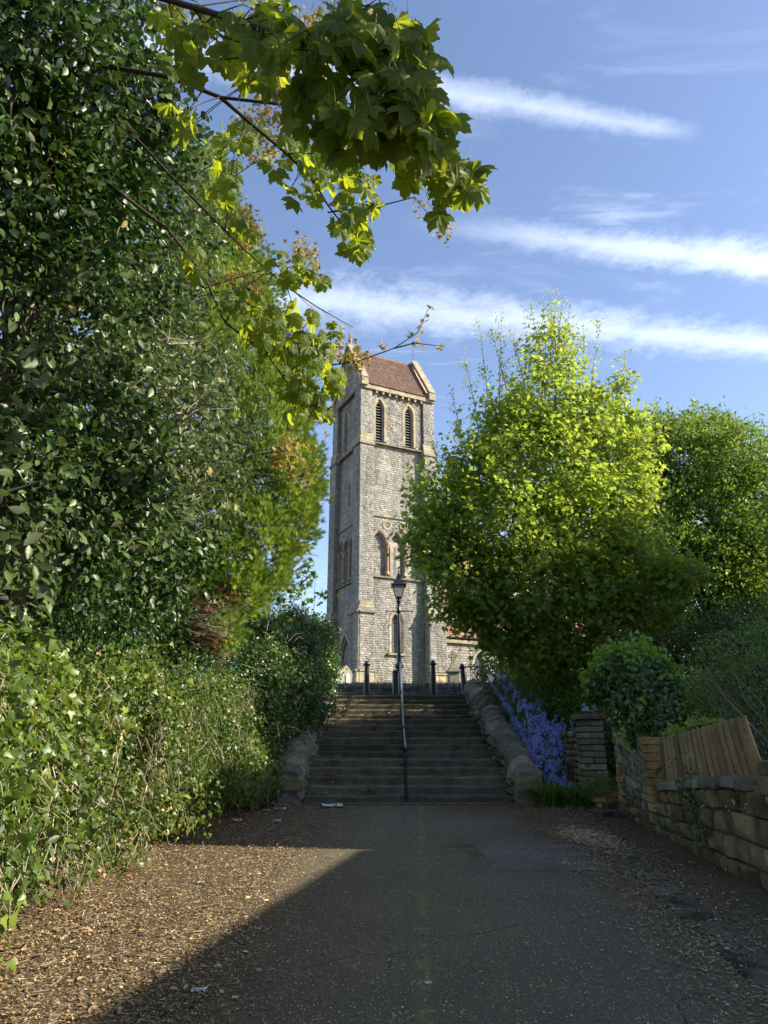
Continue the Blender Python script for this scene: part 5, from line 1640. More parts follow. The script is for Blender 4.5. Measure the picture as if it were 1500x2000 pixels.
limbs((5.1, 12.0, .9), rlob, .03, rh, M_BARK, 3, up=.2, seed=41)
p_, o_ = lobe_pts(rlob, 260, .5, 1.1)
P_, R_ = clump(p_, o_, 5, .06)
scatter('leaves', T_OV, P_, R_, RNG.uniform(.06, .10, len(P_)), L_DTREE, rh)
c_ = P(1348, 1402, 11.6); pp = np.array([tuple(c_)]) + RNG.normal(size=(60, 3)) * .045
scatter('bloom', T_SIM, pp, frames(rdir(60), rdir(60)), RNG.uniform(.04, .06, 60), L_MAG, rh)
pf = thing('pale_blossom', 'pale lilac blossoms showing through the gap behind the fence', 'flowers', (5.6, 13.2, .9), kind='stuff')
pp = np.concatenate([np.array([tuple(P(x_, y_, 13.4))]) + RNG.normal(size=(110, 3)) * .07 for x_, y_ in ((1322, 1395), (1328, 1375), (1335, 1410), (1315, 1410), (1325, 1360), (1368, 1395))])
scatter('petals', T_SIM, pp, frames(rdir(len(pp)), rdir(len(pp))), RNG.uniform(.03, .045, len(pp)), L_PALEF, pf)
pp2 = np.array([tuple(P(1162, 1385, 15.4))]) + RNG.normal(size=(60, 3)) * .06
scatter('petals', T_SIM, pp2, frames(rdir(60), rdir(60)), RNG.uniform(.02, .035, 60), L_PALEF, pf)
g = GB(); g.tube([(5.75, 13.4, .9), tuple(P(1328, 1390, 13.4))], .01, 5); g.build('stem', M_TWIG, pf, world=True)
limbs((4.7, 15.4, gzs(4.7, 15.4)), gate_lobes, .03, gsh, M_DKBARK, 3, up=.2, seed=33)
p_, o_ = lobe_pts(gate_lobes, 1200, .4, 1.1)
P_, R_ = clump(p_, o_, 5, .07)
scatter('leaves', T_IVY, P_, R_, RNG.uniform(.05, .08, len(P_)), L_DIVY, gsh)
# heather bush
he = thing('heather_bush', 'small dense brownish heather bush on the brick stub by the gateway', 'bush', (3.95, 13.9, .85))
hlob = [(3.83, 13.9, .93, .22, .2, .2), (4.02, 13.9, .95, .2, .2, .2), (3.75, 14.0, .85, .15, .15, .15)]
p_, o_ = lobe_pts(hlob, 1500, .5, 1.1)
P_, R_ = clump(p_, o_, 4, .02, -.3)
scatter('leaves', T_NAR, P_, R_, RNG.uniform(.02, .035, len(P_)), L_DTREE, he)
scatter('dry_flowers', T_SIM, P_[::5], R_[::5], RNG.uniform(.012, .02, len(P_[::5])), L_LITTER, he, np.clip(RNG.normal(.8, .1, len(P_[::5])), 0, 1))

# ------------------------------------------------------------------ bluebells and strap leaves
bbp = []
for (px0, py0, px1, py1, D0, D1, n, sx_) in [(962, 1345, 990, 1400, 21.5, 18.6, 75, .2), (990, 1400, 1035, 1445, 18.6, 16.8, 90, .32), (1035, 1425, 1085, 1475, 17.0, 15.9, 100, .36), (1060, 1440, 1110, 1425, 16.6, 16.4, 60, .22),
                                           (1035, 1450, 1075, 1490, 16.2, 15.5, 70, .22), (1100, 1450, 1120, 1475, 15.9, 15.6, 22, .12), (1075, 1512, 1108, 1518, 15.0, 15.0, 26, .12), (1040, 1475, 1075, 1490, 15.6, 15.4, 20, .1)]:
    for k in range(n):
        f = random.random(); D = lerp(D0, D1, f)
        q = P(lerp(px0, px1, f), lerp(py0, py1, f), D) + Vector((random.gauss(0, sx_), random.gauss(0, .25), random.gauss(0, .05)))
        bbp.append(q)
bbt = thing('bluebells', 'drift of violet blue bluebells flowering on the bank beside the right stair wall', 'flowers', (3.7, 16.5, gzs(3.7, 16.5)), kind='stuff')
g = GB(); bells = []; 
for q in bbp:
    q.x = max(q.x, 3.12); z0 = gzs(q.x, q.y); top = z0 + random.uniform(.3, .52)
    b0 = Vector((q.x + random.gauss(0, .04), q.y + random.gauss(0, .04), z0)); tpv = Vector((q.x, q.y, top))
    g.tube([b0, b0.lerp(tpv, .6), tpv], [.005, .004, .003], 3, cap=False)
    for k in range(20):
        bells.append(tuple(tpv + Vector((random.gauss(0, .022), random.gauss(0, .022), -random.random() * .15))))
g.build('flower_stems', L_STRAP, bbt, world=True, kind='stuff')
bells = np.array(bells); nb = len(bells)
scatter('bells', tmpl_simple(.35, .15), bells, frames(rdir(nb), RNG.normal(size=(nb, 3)) * .5 + np.array((0, 0, -.6))), RNG.uniform(.028, .044, nb), L_BELL, bbt)
sp = []
for k in range(300):
    D = random.uniform(14.95, 21); x = random.uniform(3.0, 3.0 + .5 + (1.0 if D < 17.5 else .3)); sp.append((x, D))
for k in range(130):
    sp.append((random.uniform(2.95, 3.85), random.uniform(14.35, 14.95)))
sp += [(float(q.x), float(q.y)) for q in bbp[::4]]
pos = []; tips = []; sz = []
for x, D in sp:
    z0 = gzs(x, D)
    for k in range(9):
        a_ = random.uniform(0, 2 * math.pi); pos.append((x + random.gauss(0, .03), D + random.gauss(0, .03), z0 - .01)); tips.append((math.cos(a_) * .55, math.sin(a_) * .55, random.uniform(.5, 1.1))); sz.append(random.uniform(.2, .38) if D > 15 else random.uniform(.35, .6))
pos = np.array(pos); tips = np.array(tips); nn_ = unit(np.column_stack([-tips[:, 0], -tips[:, 1], np.ones(len(tips)) * .8]) + RNG.normal(size=(len(tips), 3)) * .15)
sl_ = thing('strap_leaves', 'clumps of arching green strap leaves under the bluebells', 'plants', (3.4, 15.5, gzs(3.4, 15.5)), kind='stuff')
scatter('blades', tmpl_blade(.034), pos, frames(nn_, tips), np.array(sz), L_STRAP, sl_)

# ------------------------------------------------------------------ LEFT: conifer
clob = pxl([(585, 900, 12.9, .3, 1.5), (595, 960, 12.8, .25, 1.5), (480, 620, 13, .5, 1.4), (300, 700, 12, .9), (380, 640, 12, .6), (540, 930, 13, .85, 1.4), (560, 1010, 12.8, .55, 1.3), (500, 1060, 12.6, .75, 1.1), (440, 1110, 12.2, .6), (500, 820, 13.2, 1.0, 1.5), (460, 700, 13.3, 1.1, 1.6), (430, 580, 13.5, 1.1, 1.5), (415, 470, 13.8, .8, 1.5),
            (400, 350, 14, .6, 1.5), (575, 930, 13.2, .45, 1.6), (330, 1000, 12.8, 1.4), (360, 800, 13.4, 1.5), (350, 600, 14, 1.5), (465, 1150, 12.2, .5, .9), (390, 1140, 12, .5), (520, 1120, 12.8, .4, .9), (440, 1240, 11.6, .25, 1.1)])
cb = (-4.3, 13.6, gzs(-4.3, 13.6))
cf = thing('cypress_tree', 'tall dense bright green cypress tree with feathery foliage on the left', 'tree', cb)
limbs(cb, clob, .22, cf, M_BARK, 5, P(400, 400, 14), up=-.3, seed=51)
p_, o_ = lobe_pts(clob, 30000, .72, 1.05, .24, .6, 4.5, holes=.6, hf=3.6)
P_, R_ = clump(p_, o_, 5, .07, -.5, .2, .2, .6, 1.2)
tp = np.repeat(o_, 5, 0) * 1.0 + np.array((.25, -.2, .75)) + RNG.normal(size=(len(P_), 3)) * .2
R_ = frames(rdir(len(P_)) + np.array((.4, -.6, 0)), tp)
scatter('foliage', T_SPR, P_, R_, RNG.uniform(.07, .15, len(P_)), L_CON, cf)
# brown dead underside with bare twigs
blb = pxl([(430, 1170, 11.9, .35), (390, 1200, 11.6, .3), (420, 1250, 11.4, .2), (350, 1190, 11.7, .35)])
p_, o_ = lobe_pts(blb, 500, .2, 1.0, .2)
P_, R_ = clump(p_, o_, 3, .08, .4)
scatter('dead_foliage', T_SPR, P_, R_, RNG.uniform(.08, .15, len(P_)), L_CONB, cf)
g = GB(); rr = random.Random(9)
for k in range(120):
    a_ = P(rr.uniform(290, 350), rr.uniform(1195, 1225), 11.6); e = P(rr.uniform(380, 470), rr.gauss(1210, 30), rr.uniform(11, 11.9))
    m1 = a_.lerp(e, .5) + Vector((0, rr.uniform(-.1, .1), rr.uniform(-.06, .08)))
    g.tube([a_, m1, e], [.008, .006, .002], 4, cap=False)
g.build('bare_twigs', M_TWIG, cf, world=True, kind='stuff')
g = GB()
for k in range(90):
    a_ = P(rr.uniform(300, 400), rr.uniform(1120, 1200), 12.6); e = P(rr.uniform(350, 480), rr.uniform(1080, 1180), rr.uniform(12, 12.6))
    g.tube([a_, a_.lerp(e, .5) + Vector((0, 0, rr.uniform(-.1, .1))), e], [.01, .007, .003], 4, cap=False)
g.build('inner_twigs', M_DKBARK, cf, world=True, kind='stuff')

bh = thing('backdrop_hedge', 'tall dark laurel hedge added behind the left greenery to block sky in gaps', 'hedge', (-7.2, 9, gzs(-7.2, 9)))  # hedge added as a dark backdrop so no bright sky shows through
bhl = [(-7.4 + RNG.uniform(-.2, .2) + (.12 * max(0, D_ - 12)), D_, z_, 1.0, 1.1, 1.2) for D_ in np.arange(1, 20, 1.3) for z_ in (1.2, 2.8, 4.4, 5.8)]
g = GB()
for D_ in np.arange(1.5, 20, 2.6): g.tube([(-7.4 + (.12 * max(0, D_ - 12)), D_, gzs(-7.4, D_)), (-7.3 + (.12 * max(0, D_ - 12)), D_, 5.5)], [.07, .03], 6)
g.build('stems', M_BARK, bh, world=True)
p_, o_ = lobe_pts(bhl, 12000, .5, 1.05, .15, .45)
P_, R_ = clump(p_, o_, 4, .12, .2)
scatter('leaves', T_SIM, P_, R_, RNG.uniform(.16, .26, len(P_)), L_HOLLY, bh)

# ------------------------------------------------------------------ LEFT: evergreen shrub (large grey green leaves)
elob = []
for (x_, y_, d_, r_) in [(40, 1120, 4.6, .34), (150, 1105, 5.2, .38), (250, 1090, 6.0, .42), (60, 960, 4.6, .55), (180, 960, 5.4, .65), (300, 1000, 6.4, .65), (385, 970, 7.4, .55), (430, 920, 8.2, .42), (455, 860, 8.6, .33), (90, 780, 4.8, .6), (220, 790, 5.8, .7),
                         (350, 830, 7, .7), (400, 800, 8, .5), (430, 750, 8.6, .33), (60, 600, 4.6, .6), (200, 610, 5.6, .7), (330, 660, 7, .7), (380, 670, 8, .42), (80, 430, 4.6, .6), (210, 440, 5.4, .65), (320, 480, 6.4, .55), (400, 560, 8, .35),
                         (40, 260, 4.0, .5), (150, 260, 4.6, .6), (260, 290, 5.2, .55), (340, 380, 6, .35), (50, 90, 3.4, .45), (160, 90, 3.8, .5), (255, 130, 4.4, .42), (-60, 700, 4, .7), (-60, 400, 4, .7), (-60, 1000, 4, .7), (-60, 150, 3.6, .6), (320, 1060, 6.8, .4), (380, 1030, 7.6, .4),
                         (-120, -150, 3.4, .8), (80, -120, 3.6, .6), (230, -80, 4.2, .5)]:
    elob += pxl([(x_, y_ - 55 if y_ > 1000 else y_, d_, r_ * .84)])
dkl0 = pxl([(20, 1200, 8.0, 1.0), (130, 1190, 8.6, 1.0), (230, 1190, 9.5, 1.0), (330, 1180, 12, 1.0), (60, 1080, 8, 1), (200, 1080, 9, 1), (300, 1120, 11, .9), (410, 1170, 13.6, .5), (-80, 1200, 7, 1)])
back = dkl0 + pxl([(340, 1280, 13, .8), (400, 1275, 13.8, .7), (450, 1270, 14.6, .6), (300, 1280, 11.5, .7), (60, 1240, 9.5, 1.0), (180, 1240, 10.5, 1.0), (290, 1240, 12.5, 1.0), (380, 1230, 14, .7)]) + [(x - 1.5, y + .6, z + .1, r * 1.35, r2 * 1.35, r3 * 1.35) for x, y, z, r, r2, r3 in elob[::2]]
eb = (-4.0, 6.5, gzs(-4.0, 6.5))
es = thing('evergreen_shrub', 'huge glossy evergreen shrub with grey green oval leaves filling the left side', 'shrub', eb)
limbs(eb, elob, .12, es, M_PBARK, 7, (-3.6, 6.6, 8.5), up=.5, seed=61, twr=.009)
p_, o_ = lobe_pts(elob, 5200, .6, 1.2, .42, .5, 3.5, holes=.85, hf=3.0)
P_, R_ = clump(p_, o_, 6, .075, .35, .6, .6, .55, .5)
tint = np.clip(RNG.beta(2, 2.4, len(P_)), 0, .97); tint[RNG.random(len(P_)) < .02] = 1
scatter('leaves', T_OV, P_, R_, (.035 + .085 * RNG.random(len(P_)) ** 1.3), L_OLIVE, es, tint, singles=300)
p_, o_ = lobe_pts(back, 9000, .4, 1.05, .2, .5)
P_, R_ = clump(p_, o_, 5, .08, .4)
scatter('inner_leaves', T_SIM, P_, R_, RNG.uniform(.06, .10, len(P_)), L_HOLLY, es)  # darker leaf colour stands in for the shade deep inside the shrub
# dark glossy holly mixed in lower and centre, upper left lobes stand for shade
hlob = pxl([(120, 1060, 4.9, .35), (230, 1010, 5.6, .4), (330, 1080, 6.6, .4), (60, 880, 4.5, .3), (240, 890, 5.7, .4), (130, 720, 4.9, .35), (260, 540, 5.8, .4), (120, 350, 4.6, .45), (230, 200, 4.6, .4), (70, 180, 3.9, .4), (320, 300, 5.6, .3), (380, 450, 7.2, .35), (40, 330, 3.9, .4), (170, 330, 4.6, .42), (90, 60, 3.3, .35), (200, 60, 3.8, .35), (280, 200, 4.7, .3), (20, 480, 4.2, .4), (150, 500, 4.9, .4), (250, 400, 5.4, .38), (20, 200, 3.5, .35)])
ho = thing('holly_tree', 'dark glossy holly growing through the evergreen shrub on the left', 'tree', (-3.5, 5.6, gzs(-3.5, 5.6)))
limbs((-3.5, 5.6, gzs(-3.5, 5.6)), hlob, .08, ho, M_BARK, 6, (-3.0, 5.8, 6.5), up=.6, seed=71)
p_, o_ = lobe_pts(hlob, 4200, .6, 1.25, .3, .5, holes=.7, hf=3.4)
P_, R_ = clump(p_, o_, 6, .07, .3, .5, .5, .6, .5)
scatter('leaves', T_BROAD, P_, R_, RNG.uniform(.05, .09, len(P_)), L_HOLLY, ho, singles=200)

# red leaved young maple behind the sycamore
rlob2 = pxl([(560, 200, 7.5, .4), (640, 300, 7.5, .3), (500, 260, 7.5, .35), (590, 90, 7.3, .4), (520, 130, 7.3, .35), (470, 440, 8, .3), (600, 500, 8, .22), (560, 880, 9.2, .22), (590, 930, 9.4, .16), (470, 560, 8.2, .25), (690, 700, 8.6, .16), (660, 690, 8.6, .16), (700, 60, 7.2, .3), (720, 280, 7.6, .2),
             (820, 405, 8.0, .10), (870, 455, 8.2, .07), (760, 130, 7.2, .25)])
rm = thing('young_maple', 'maple branches with small orange and red young leaves behind the sycamore', 'tree', (-4.6, 8.8, gzs(-4.6, 8.8)))
limbs((-4.6, 8.8, gzs(-4.6, 8.8)), [q for q in rlob2 if q[0] < -1.0], .07, rm, M_DKBARK, 6, P(330, 180, 8), up=.35, seed=81, twr=.006)
g = GB()
for pth in ([(600, 720, 8.6), (700, 705, 8.6), (770, 680, 8.6), (815, 650, 8.6), (838, 600, 8.6)], [(770, 680, 8.6), (810, 670, 8.6), (862, 676, 8.6)], [(640, 415, 8), (750, 400, 8), (810, 385, 8), (850, 435, 8.2), (870, 460, 8.2)], [(560, 560, 8), (620, 600, 8.4), (690, 640, 8.6)]):
    g = GB(); g.tube([P(*q) for q in pth], np.linspace(.012, .004, len(pth)).tolist(), 5); g.build('thin_branch', M_DKBARK, rm, world=True)
p_, o_ = lobe_pts(rlob2, 900, .3, 1.1, .2, .2)
ex = np.array([tuple(P(x_, y_, 8.6)) for x_, y_ in ((838, 600), (832, 620), (820, 645), (800, 655), (815, 670), (860, 676), (740, 672), (750, 680), (690, 665), (665, 640), (640, 610), (700, 680), (620, 900), (610, 870), (640, 850))])
P_, R_ = clump(p_, o_, 5, .05, .8, .5, .1, .8, .2)
pe, re_ = clump(ex, rdir(len(ex)), 6, .03, .8)
P_, R_ = np.concatenate([P_, pe]), np.concatenate([R_, re_])
scatter('leaves', T_MAP, P_, R_, RNG.uniform(.04, .08, len(P_)), L_RED, rm, np.clip(RNG.normal(.45, .3, len(P_)), 0, 1))

# ------------------------------------------------------------------ sycamore overhanging
sy = thing('sycamore_tree', 'overhanging sycamore branches with large bright lobed leaves across the top', 'tree', (-5.4, 5.0, gzs(-5.4, 5.0)))
g = GB(); g.tube([(-5.4, 5, gzs(-5.4, 5)), (-5.3, 5, 3), (-5.0, 4.6, 6), (-4.7, 4.4, 9)], [.3, .24, .18, .08], 12); g.build('trunk', M_BARK, sy, world=True, smooth=True)
branches = [
    ([(-5.0, 4.6, 6.0), P(120, -60, 2.9), P(330, 0, 2.7), P(470, 42, 2.6), P(590, 85, 2.5), P(680, 130, 2.5), P(760, 165, 2.5), P(830, 200, 2.6)], .034),
    ([P(590, 85, 2.5), P(650, 60, 2.5), P(720, 10, 2.5)], .013), ([P(590, 85, 2.5), P(620, 140, 2.6), P(650, 190, 2.7)], .012),
    ([P(680, 130, 2.5), P(740, 120, 2.5), P(790, 60, 2.5)], .010), ([P(470, 42, 2.6), P(490, 110, 2.7), P(520, 150, 2.8)], .010),
    ([(-5.0, 4.6, 5.6), P(150, 120, 3.6), P(330, 150, 3.6), P(430, 190, 3.6), P(500, 250, 3.7), P(560, 300, 3.8), P(610, 350, 3.9), P(640, 400, 4.0), P(670, 440, 4.0)], .03),
    ([P(430, 190, 3.6), P(560, 205, 3.6), P(700, 230, 3.4), P(780, 260, 3.3), P(850, 290, 3.3), P(900, 320, 3.3)], .018),
    ([(-4.9, 4.5, 5.2), P(100, 150, 4.2), P(230, 230, 4.2), P(330, 340, 4.3), P(420, 430, 4.5), P(480, 490, 4.6), P(560, 560, 4.7)], .028),
    ([P(80, 200, 4.2), P(200, 350, 4.4), P(330, 450, 4.6), P(400, 540, 4.7), P(440, 630, 4.8), P(520, 690, 4.9), P(570, 760, 4.9), P(620, 790, 4.9)], .026),
    ([P(440, 630, 4.8), P(480, 560, 4.8), P(540, 520, 4.7)], .01), ([P(520, 690, 4.9), P(580, 670, 4.9), P(630, 690, 4.9)], .009),
    ([P(560, 300, 3.8), P(640, 300, 3.8), P(700, 340, 3.8), P(730, 400, 3.8)], .01), ([P(330, 340, 4.3), P(380, 330, 4.3), P(450, 350, 4.4)], .009),
    ([P(60, 330, 4.2), P(210, 370, 4.3), P(290, 440, 4.3), P(360, 520, 4.5)], .02)]
for pts, r_ in branches:
    n = len(pts); g = GB(); g.tube(pts, [r_ * .62 * (1 - .75 * i / (n - 1)) for i in range(n)], 8); g.build('branch', M_DKBARK, sy, world=True, smooth=True)
clumps = [  # px, py, rx, ry, distance, leaves
    (580, 55, 100, 60, 2.5, 30), (700, 60, 90, 60, 2.45, 34), (790, 110, 60, 80, 2.5, 30), (740, 180, 110, 70, 2.5, 40), (820, 220, 50, 80, 2.6, 30), (620, 190, 80, 60, 2.7, 22), (700, 270, 80, 50, 2.8, 24), (420, 90, 60, 70, 2.8, 18), (345, 80, 35, 50, 3.0, 11),
    (340, 215, 18, 16, 3.2, 3), (370, 235, 30, 20, 3.4, 4), (800, 300, 35, 40, 3.0, 12), (880, 330, 50, 30, 3.3, 20), (900, 355, 40, 28, 3.3, 15), (845, 395, 22, 22, 3.4, 5), (500, 120, 60, 50, 2.9, 14), (560, 300, 60, 40, 3.9, 14), (640, 330, 60, 40, 3.9, 18), (700, 380, 40, 50, 3.9, 20), (690, 450, 45, 35, 4.0, 18),
    (590, 380, 35, 25, 4.0, 6), (470, 260, 40, 30, 3.8, 8), (430, 350, 40, 40, 4.4, 10), (480, 430, 25, 25, 4.5, 4), (560, 520, 40, 35, 4.7, 14), (600, 545, 30, 30, 4.7, 8), (470, 590, 40, 50, 4.8, 16), (530, 640, 50, 45, 4.8, 20), (590, 620, 35, 40, 4.8, 14), (610, 690, 40, 40, 4.9, 20), (640, 740, 30, 40, 4.9, 16),
    (570, 740, 40, 45, 4.9, 16), (600, 790, 50, 30, 4.9, 18), (380, 510, 30, 30, 4.6, 6), (440, 290, 30, 25, 4.0, 5), (650, 650, 20, 25, 4.9, 5), (360, 30, 60, 30, 2.9, 8), (520, 20, 60, 30, 2.7, 8)]
pos = []; siz = []; tails = GB()
for (x_, y_, rx_, ry_, d_, n_) in clumps:
    for k in range(int(n_ * 1.35)):
        a_ = random.random() * 2 * math.pi; q = math.sqrt(random.random())
        pos.append(tuple(P(x_ + rx_ * q * math.cos(a_), y_ + ry_ * q * math.sin(a_), d_ * random.uniform(.93, 1.08)))); siz.append(random.uniform(.10, .17) if d_ < 3.5 else random.uniform(.085, .15))
pos = np.array(pos); siz = np.array(siz); n_ = len(pos)
tips = np.array((.25, -.15, -.9)) + RNG.normal(size=(n_, 3)) * .38
nr = unit(np.array((.15, -.75, .35)) + RNG.normal(size=(n_, 3)) * .5)
Rt = frames(nr, tips)
tint = RNG.random(n_)
sel = RNG.integers(0, 8, n_)
for q in range(8):
    m_ = sel == q
    scatter('leaves', T_SYC[q], pos[m_], Rt[m_], siz[m_], L_SYC, sy, tint[m_], singles=38)
g = GB()     # leaf stalks
for i in range(n_):
    b = Vector(pos[i]); t2 = Vector(Rt[i][:, 1])
    e = b - t2 * siz[i] * .5 + Vector((random.uniform(-.02, .02), random.uniform(-.02, .02), .05))
    g.tube([b + t2 * siz[i] * .08, b - t2 * siz[i] * .2, e], .0014, 3, cap=False)
g.build('leaf_stalks', L_SYCF, sy, world=True, kind='stuff')
g = GB()     # fine twigs that carry the leaves
bp_pts = [Vector(q) for pts, _ in branches for a_, b_ in zip(pts[:-1], pts[1:]) for q in (Vector(a_), Vector(a_).lerp(Vector(b_), .33), Vector(a_).lerp(Vector(b_), .66), Vector(b_))]
for i in range(0, n_, 3):
    b = Vector(pos[i]); nb_ = min(bp_pts, key=lambda q: (q - b).length)
    mid = nb_.lerp(b, .5) + Vector((random.uniform(-.05, .05), random.uniform(-.05, .05), random.uniform(0, .06)))
    g.tube([nb_, mid, b], [.005, .0035, .002], 4, cap=False)
g.build('twigs', M_DKBARK, sy, world=True, kind='stuff')
# unseen bough and leaves added above the frame to shade the sycamore and shrub
ohb = [(-4.7, 4.4, 8.6), (-2.0, 3.2, 7.6), (.5, 2.4, 7.0), (2.4, 2.1, 6.5), (3.8, 2.0, 6.0)]
g = GB(); g.tube(ohb, [.07, .06, .045, .03, .015], 8); g.build('branch', M_DKBARK, sy, world=True, smooth=True)
oh = np.array([(2.9, 2.0, 6.1), (2.4, 2.5, 5.9), (3.5, 2.2, 5.7), (2.2, 1.8, 5.7), (1.8, 2.3, 6.2)])
oi = RNG.integers(0, 5, 420); op_ = oh[oi] + RNG.normal(size=(420, 3)) * np.array((.35, .35, .25))
ex_ = np.column_stack([RNG.uniform(.5, 3.6, 330), RNG.uniform(3.6, 6.2, 330), np.zeros(330)])
ex_[:, 2] = 1.5 + 1.5 * ex_[:, 1] + RNG.uniform(.8, 2.4, 330)
op_ = np.concatenate([op_, ex_])
kq = op_[:, 2] > 1.5 + op_[:, 1] * 1.62 + .25
op_ = op_[kq]; n_oh = len(op_)
scatter('added_shade_leaves', T_MAP, op_, frames(rdir(n_oh) + np.array((.3, 0, .5)), rdir(n_oh) + np.array((0, 0, -.8))), RNG.uniform(.12, .2, n_oh), L_SYC, sy)
# hanging flower tassels
fp_ = []; tas = GB()
for i in range(0, n_, 4):
    b = Vector(pos[i]) + Vector((random.gauss(0, .02), random.gauss(0, .02), 0)); L_ = random.uniform(.06, .11)
    tas.tube([b, b + Vector((.004, 0, -L_))], .0012, 3, cap=False)
    for k in range(26): fp_.append(tuple(b + Vector((random.gauss(0, .009), random.gauss(0, .009), -L_ * (.15 + .85 * random.random())))))
tas.build('tassel_stalks', L_SYCF, sy, world=True, kind='stuff')
fp_ = np.array(fp_); nf = len(fp_)
scatter('flower_tassels', tmpl_simple(.4, .2), fp_, frames(rdir(nf), rdir(nf)), RNG.uniform(.005, .0095, nf), L_SYCF, sy)

# ------------------------------------------------------------------ ivy hedge bank, lower left
iv = thing('ivy_hedge', 'sunlit ivy covered bank and hedge along the left verge', 'hedge', (-2.9, 8, gzs(-2.9, 8)))
ivl = []
for (x_, y_, d_, r_) in [(20, 1700, 4.4, .42), (20, 1560, 4.2, .42), (40, 1400, 4.3, .45), (110, 1640, 5.3, .4), (120, 1480, 5.2, .45), (140, 1360, 5.2, .40), (200, 1590, 6.6, .5), (210, 1440, 6.4, .55), (220, 1340, 6.4, .45), (270, 1560, 8.2, .6), (290, 1430, 8, .65), (300, 1340, 8, .5),
                         (350, 1520, 10, .65), (360, 1420, 9.8, .65), (370, 1330, 10, .5), (430, 1480, 11.6, .65), (430, 1400, 11.4, .6), (430, 1330, 11.6, .45), (470, 1500, 13, .55), (470, 1330, 12.6, .35), (500, 1530, 14, .45), (-60, 1500, 3.6, .5), (-60, 1300, 3.8, .6), (-60, 1700, 3.5, .5), (60, 1320, 4.6, .3), (200, 1650, 6.9, .25), (60, 1790, 4.9, .22), (300, 1300, 8.4, .3), (150, 1310, 5.6, .3)]:
    q_ = pxl([(x_, y_ + (35 if y_ < 1420 else 0), d_, r_ * .92)])[0]
    sh_ = float(np.interp(d_, [3.5, 6.5, 9, 12], [.42, .42, .25, .1]))
    ivl.append((q_[0] - sh_, q_[1], q_[2]) + q_[3:])
g = GB()
for q in ivl: g.tube([(q[0] - .5, q[1] + .1, gzs(q[0] - .5, q[1])), (q[0] - .2, q[1], (q[2] + gzs(q[0], q[1])) / 2), (q[0], q[1], q[2])], [.03, .02, .008], 6)
g.build('stems', M_BARK, iv, world=True)
p_, o_ = lobe_pts(ivl, 15500, .6, 1.14, .36, .6, 4.2, holes=.55, hf=5)
P_, R_ = clump(p_, o_, 5, .07, .5, .7, .45, .75, .2)
reg = np.sin(P_[:, 1] * 1.3 + 1) * np.sin(P_[:, 2] * 2.1 + P_[:, 1] * .7) + .5 * np.sin(P_[:, 1] * 3.1 + P_[:, 2] * 4)
tint = np.clip(RNG.beta(2, 2.4, len(P_)) * .8 + .05 + .26 * reg, 0, .98)
siz = (.022 + .062 * RNG.random(len(P_)) ** 1.6) * (1 + .25 * reg)
scatter('ivy_leaves', T_IVY, P_, R_, siz, L_IVY, iv, tint, singles=150)
p_, o_ = lobe_pts(ivl[:12], 900, .9, 1.15, .3, .6)
P_, R_ = clump(p_, o_, 4, .05, .6, .6, .3, .8)
scatter('oval_leaves', T_OV, P_, R_, RNG.uniform(.05, .085, len(P_)), L_OLIVE, iv, singles=100)
dz_ = [q for q in ivl if 5.5 < q[1] < 8.8]
p_, o_ = lobe_pts(dz_, 420, .85, 1.12, .3, .6)
P_, R_ = clump(p_, o_, 5, .05, .9, .6, .2, .8)
scatter('dry_leaves', T_IVY, P_, R_, RNG.uniform(.02, .045, len(P_)), L_LITTER, iv, np.clip(RNG.beta(2, 2, len(P_)), 0, 1))
g = GB(); rr = random.Random(77)
for k in range(900):          # pale dry stems hanging through the ivy
    q = ivl[rr.randrange(len(ivl))]; d = Vector((rr.uniform(.2, 1), rr.uniform(-1, .3), rr.uniform(-.6, .8))).normalized()
    s = Vector(q[:3]) + Vector((d.x * q[3], d.y * q[4], d.z * q[5])) * rr.uniform(.8, 1.08); l = rr.uniform(.15, .6)
    if s.z < gzs(s.x, s.y) + .1: continue
    e = s + Vector((rr.uniform(-.2, .2), rr.uniform(-.25, .25), -l * rr.uniform(.3, 1)))
    g.tube([s, s.lerp(e, .5) + Vector((rr.uniform(0, .06), rr.uniform(-.05, .05), 0)), e], [.004, .003, .0015], 4, cap=False)
g.build('dry_stems', M_TWIG, iv, world=True, kind='stuff')

# shaded bushes beside the steps, left
bush2 = pxl([(520, 1300, 16, .5), (570, 1330, 16.5, .55), (620, 1380, 17.8, .35), (535, 1400, 15.8, .42), (500, 1400, 15, .45), (485, 1470, 14.4, .4), (515, 1480, 14.8, .3), (585, 1390, 16.8, .35), (580, 1270, 18.5, .5), (630, 1330, 20, .35), (620, 1250, 20.5, .5), (570, 1230, 20, .5), (640, 1310, 22, .35), (520, 1350, 15.5, .5), (515, 1540, 14.3, .22), (510, 1240, 17, .45)])
bb_ = thing('mixed_bush', 'shaded tangle of ivy and bramble overgrowing the left stair wall', 'bush', (-2.7, 16, gzs(-2.7, 16)))
limbs((-2.9, 16, gzs(-2.9, 16)), bush2, .06, bb_, M_DKBARK, 7, up=.2, seed=91, trunk_top=P(560, 1260, 17))
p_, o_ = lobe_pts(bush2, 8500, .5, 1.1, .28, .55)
P_, R_ = clump(p_, o_, 5, .09, .3, .6, .5, .7)
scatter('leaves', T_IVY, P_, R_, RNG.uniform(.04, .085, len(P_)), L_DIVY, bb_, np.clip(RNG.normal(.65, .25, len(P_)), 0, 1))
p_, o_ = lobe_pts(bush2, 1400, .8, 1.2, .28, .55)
P_, R_ = clump(p_, o_, 4, .08, .3, .6, .5, .7)
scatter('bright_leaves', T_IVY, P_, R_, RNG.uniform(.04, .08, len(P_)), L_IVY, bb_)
g = GB(); rr = random.Random(5)
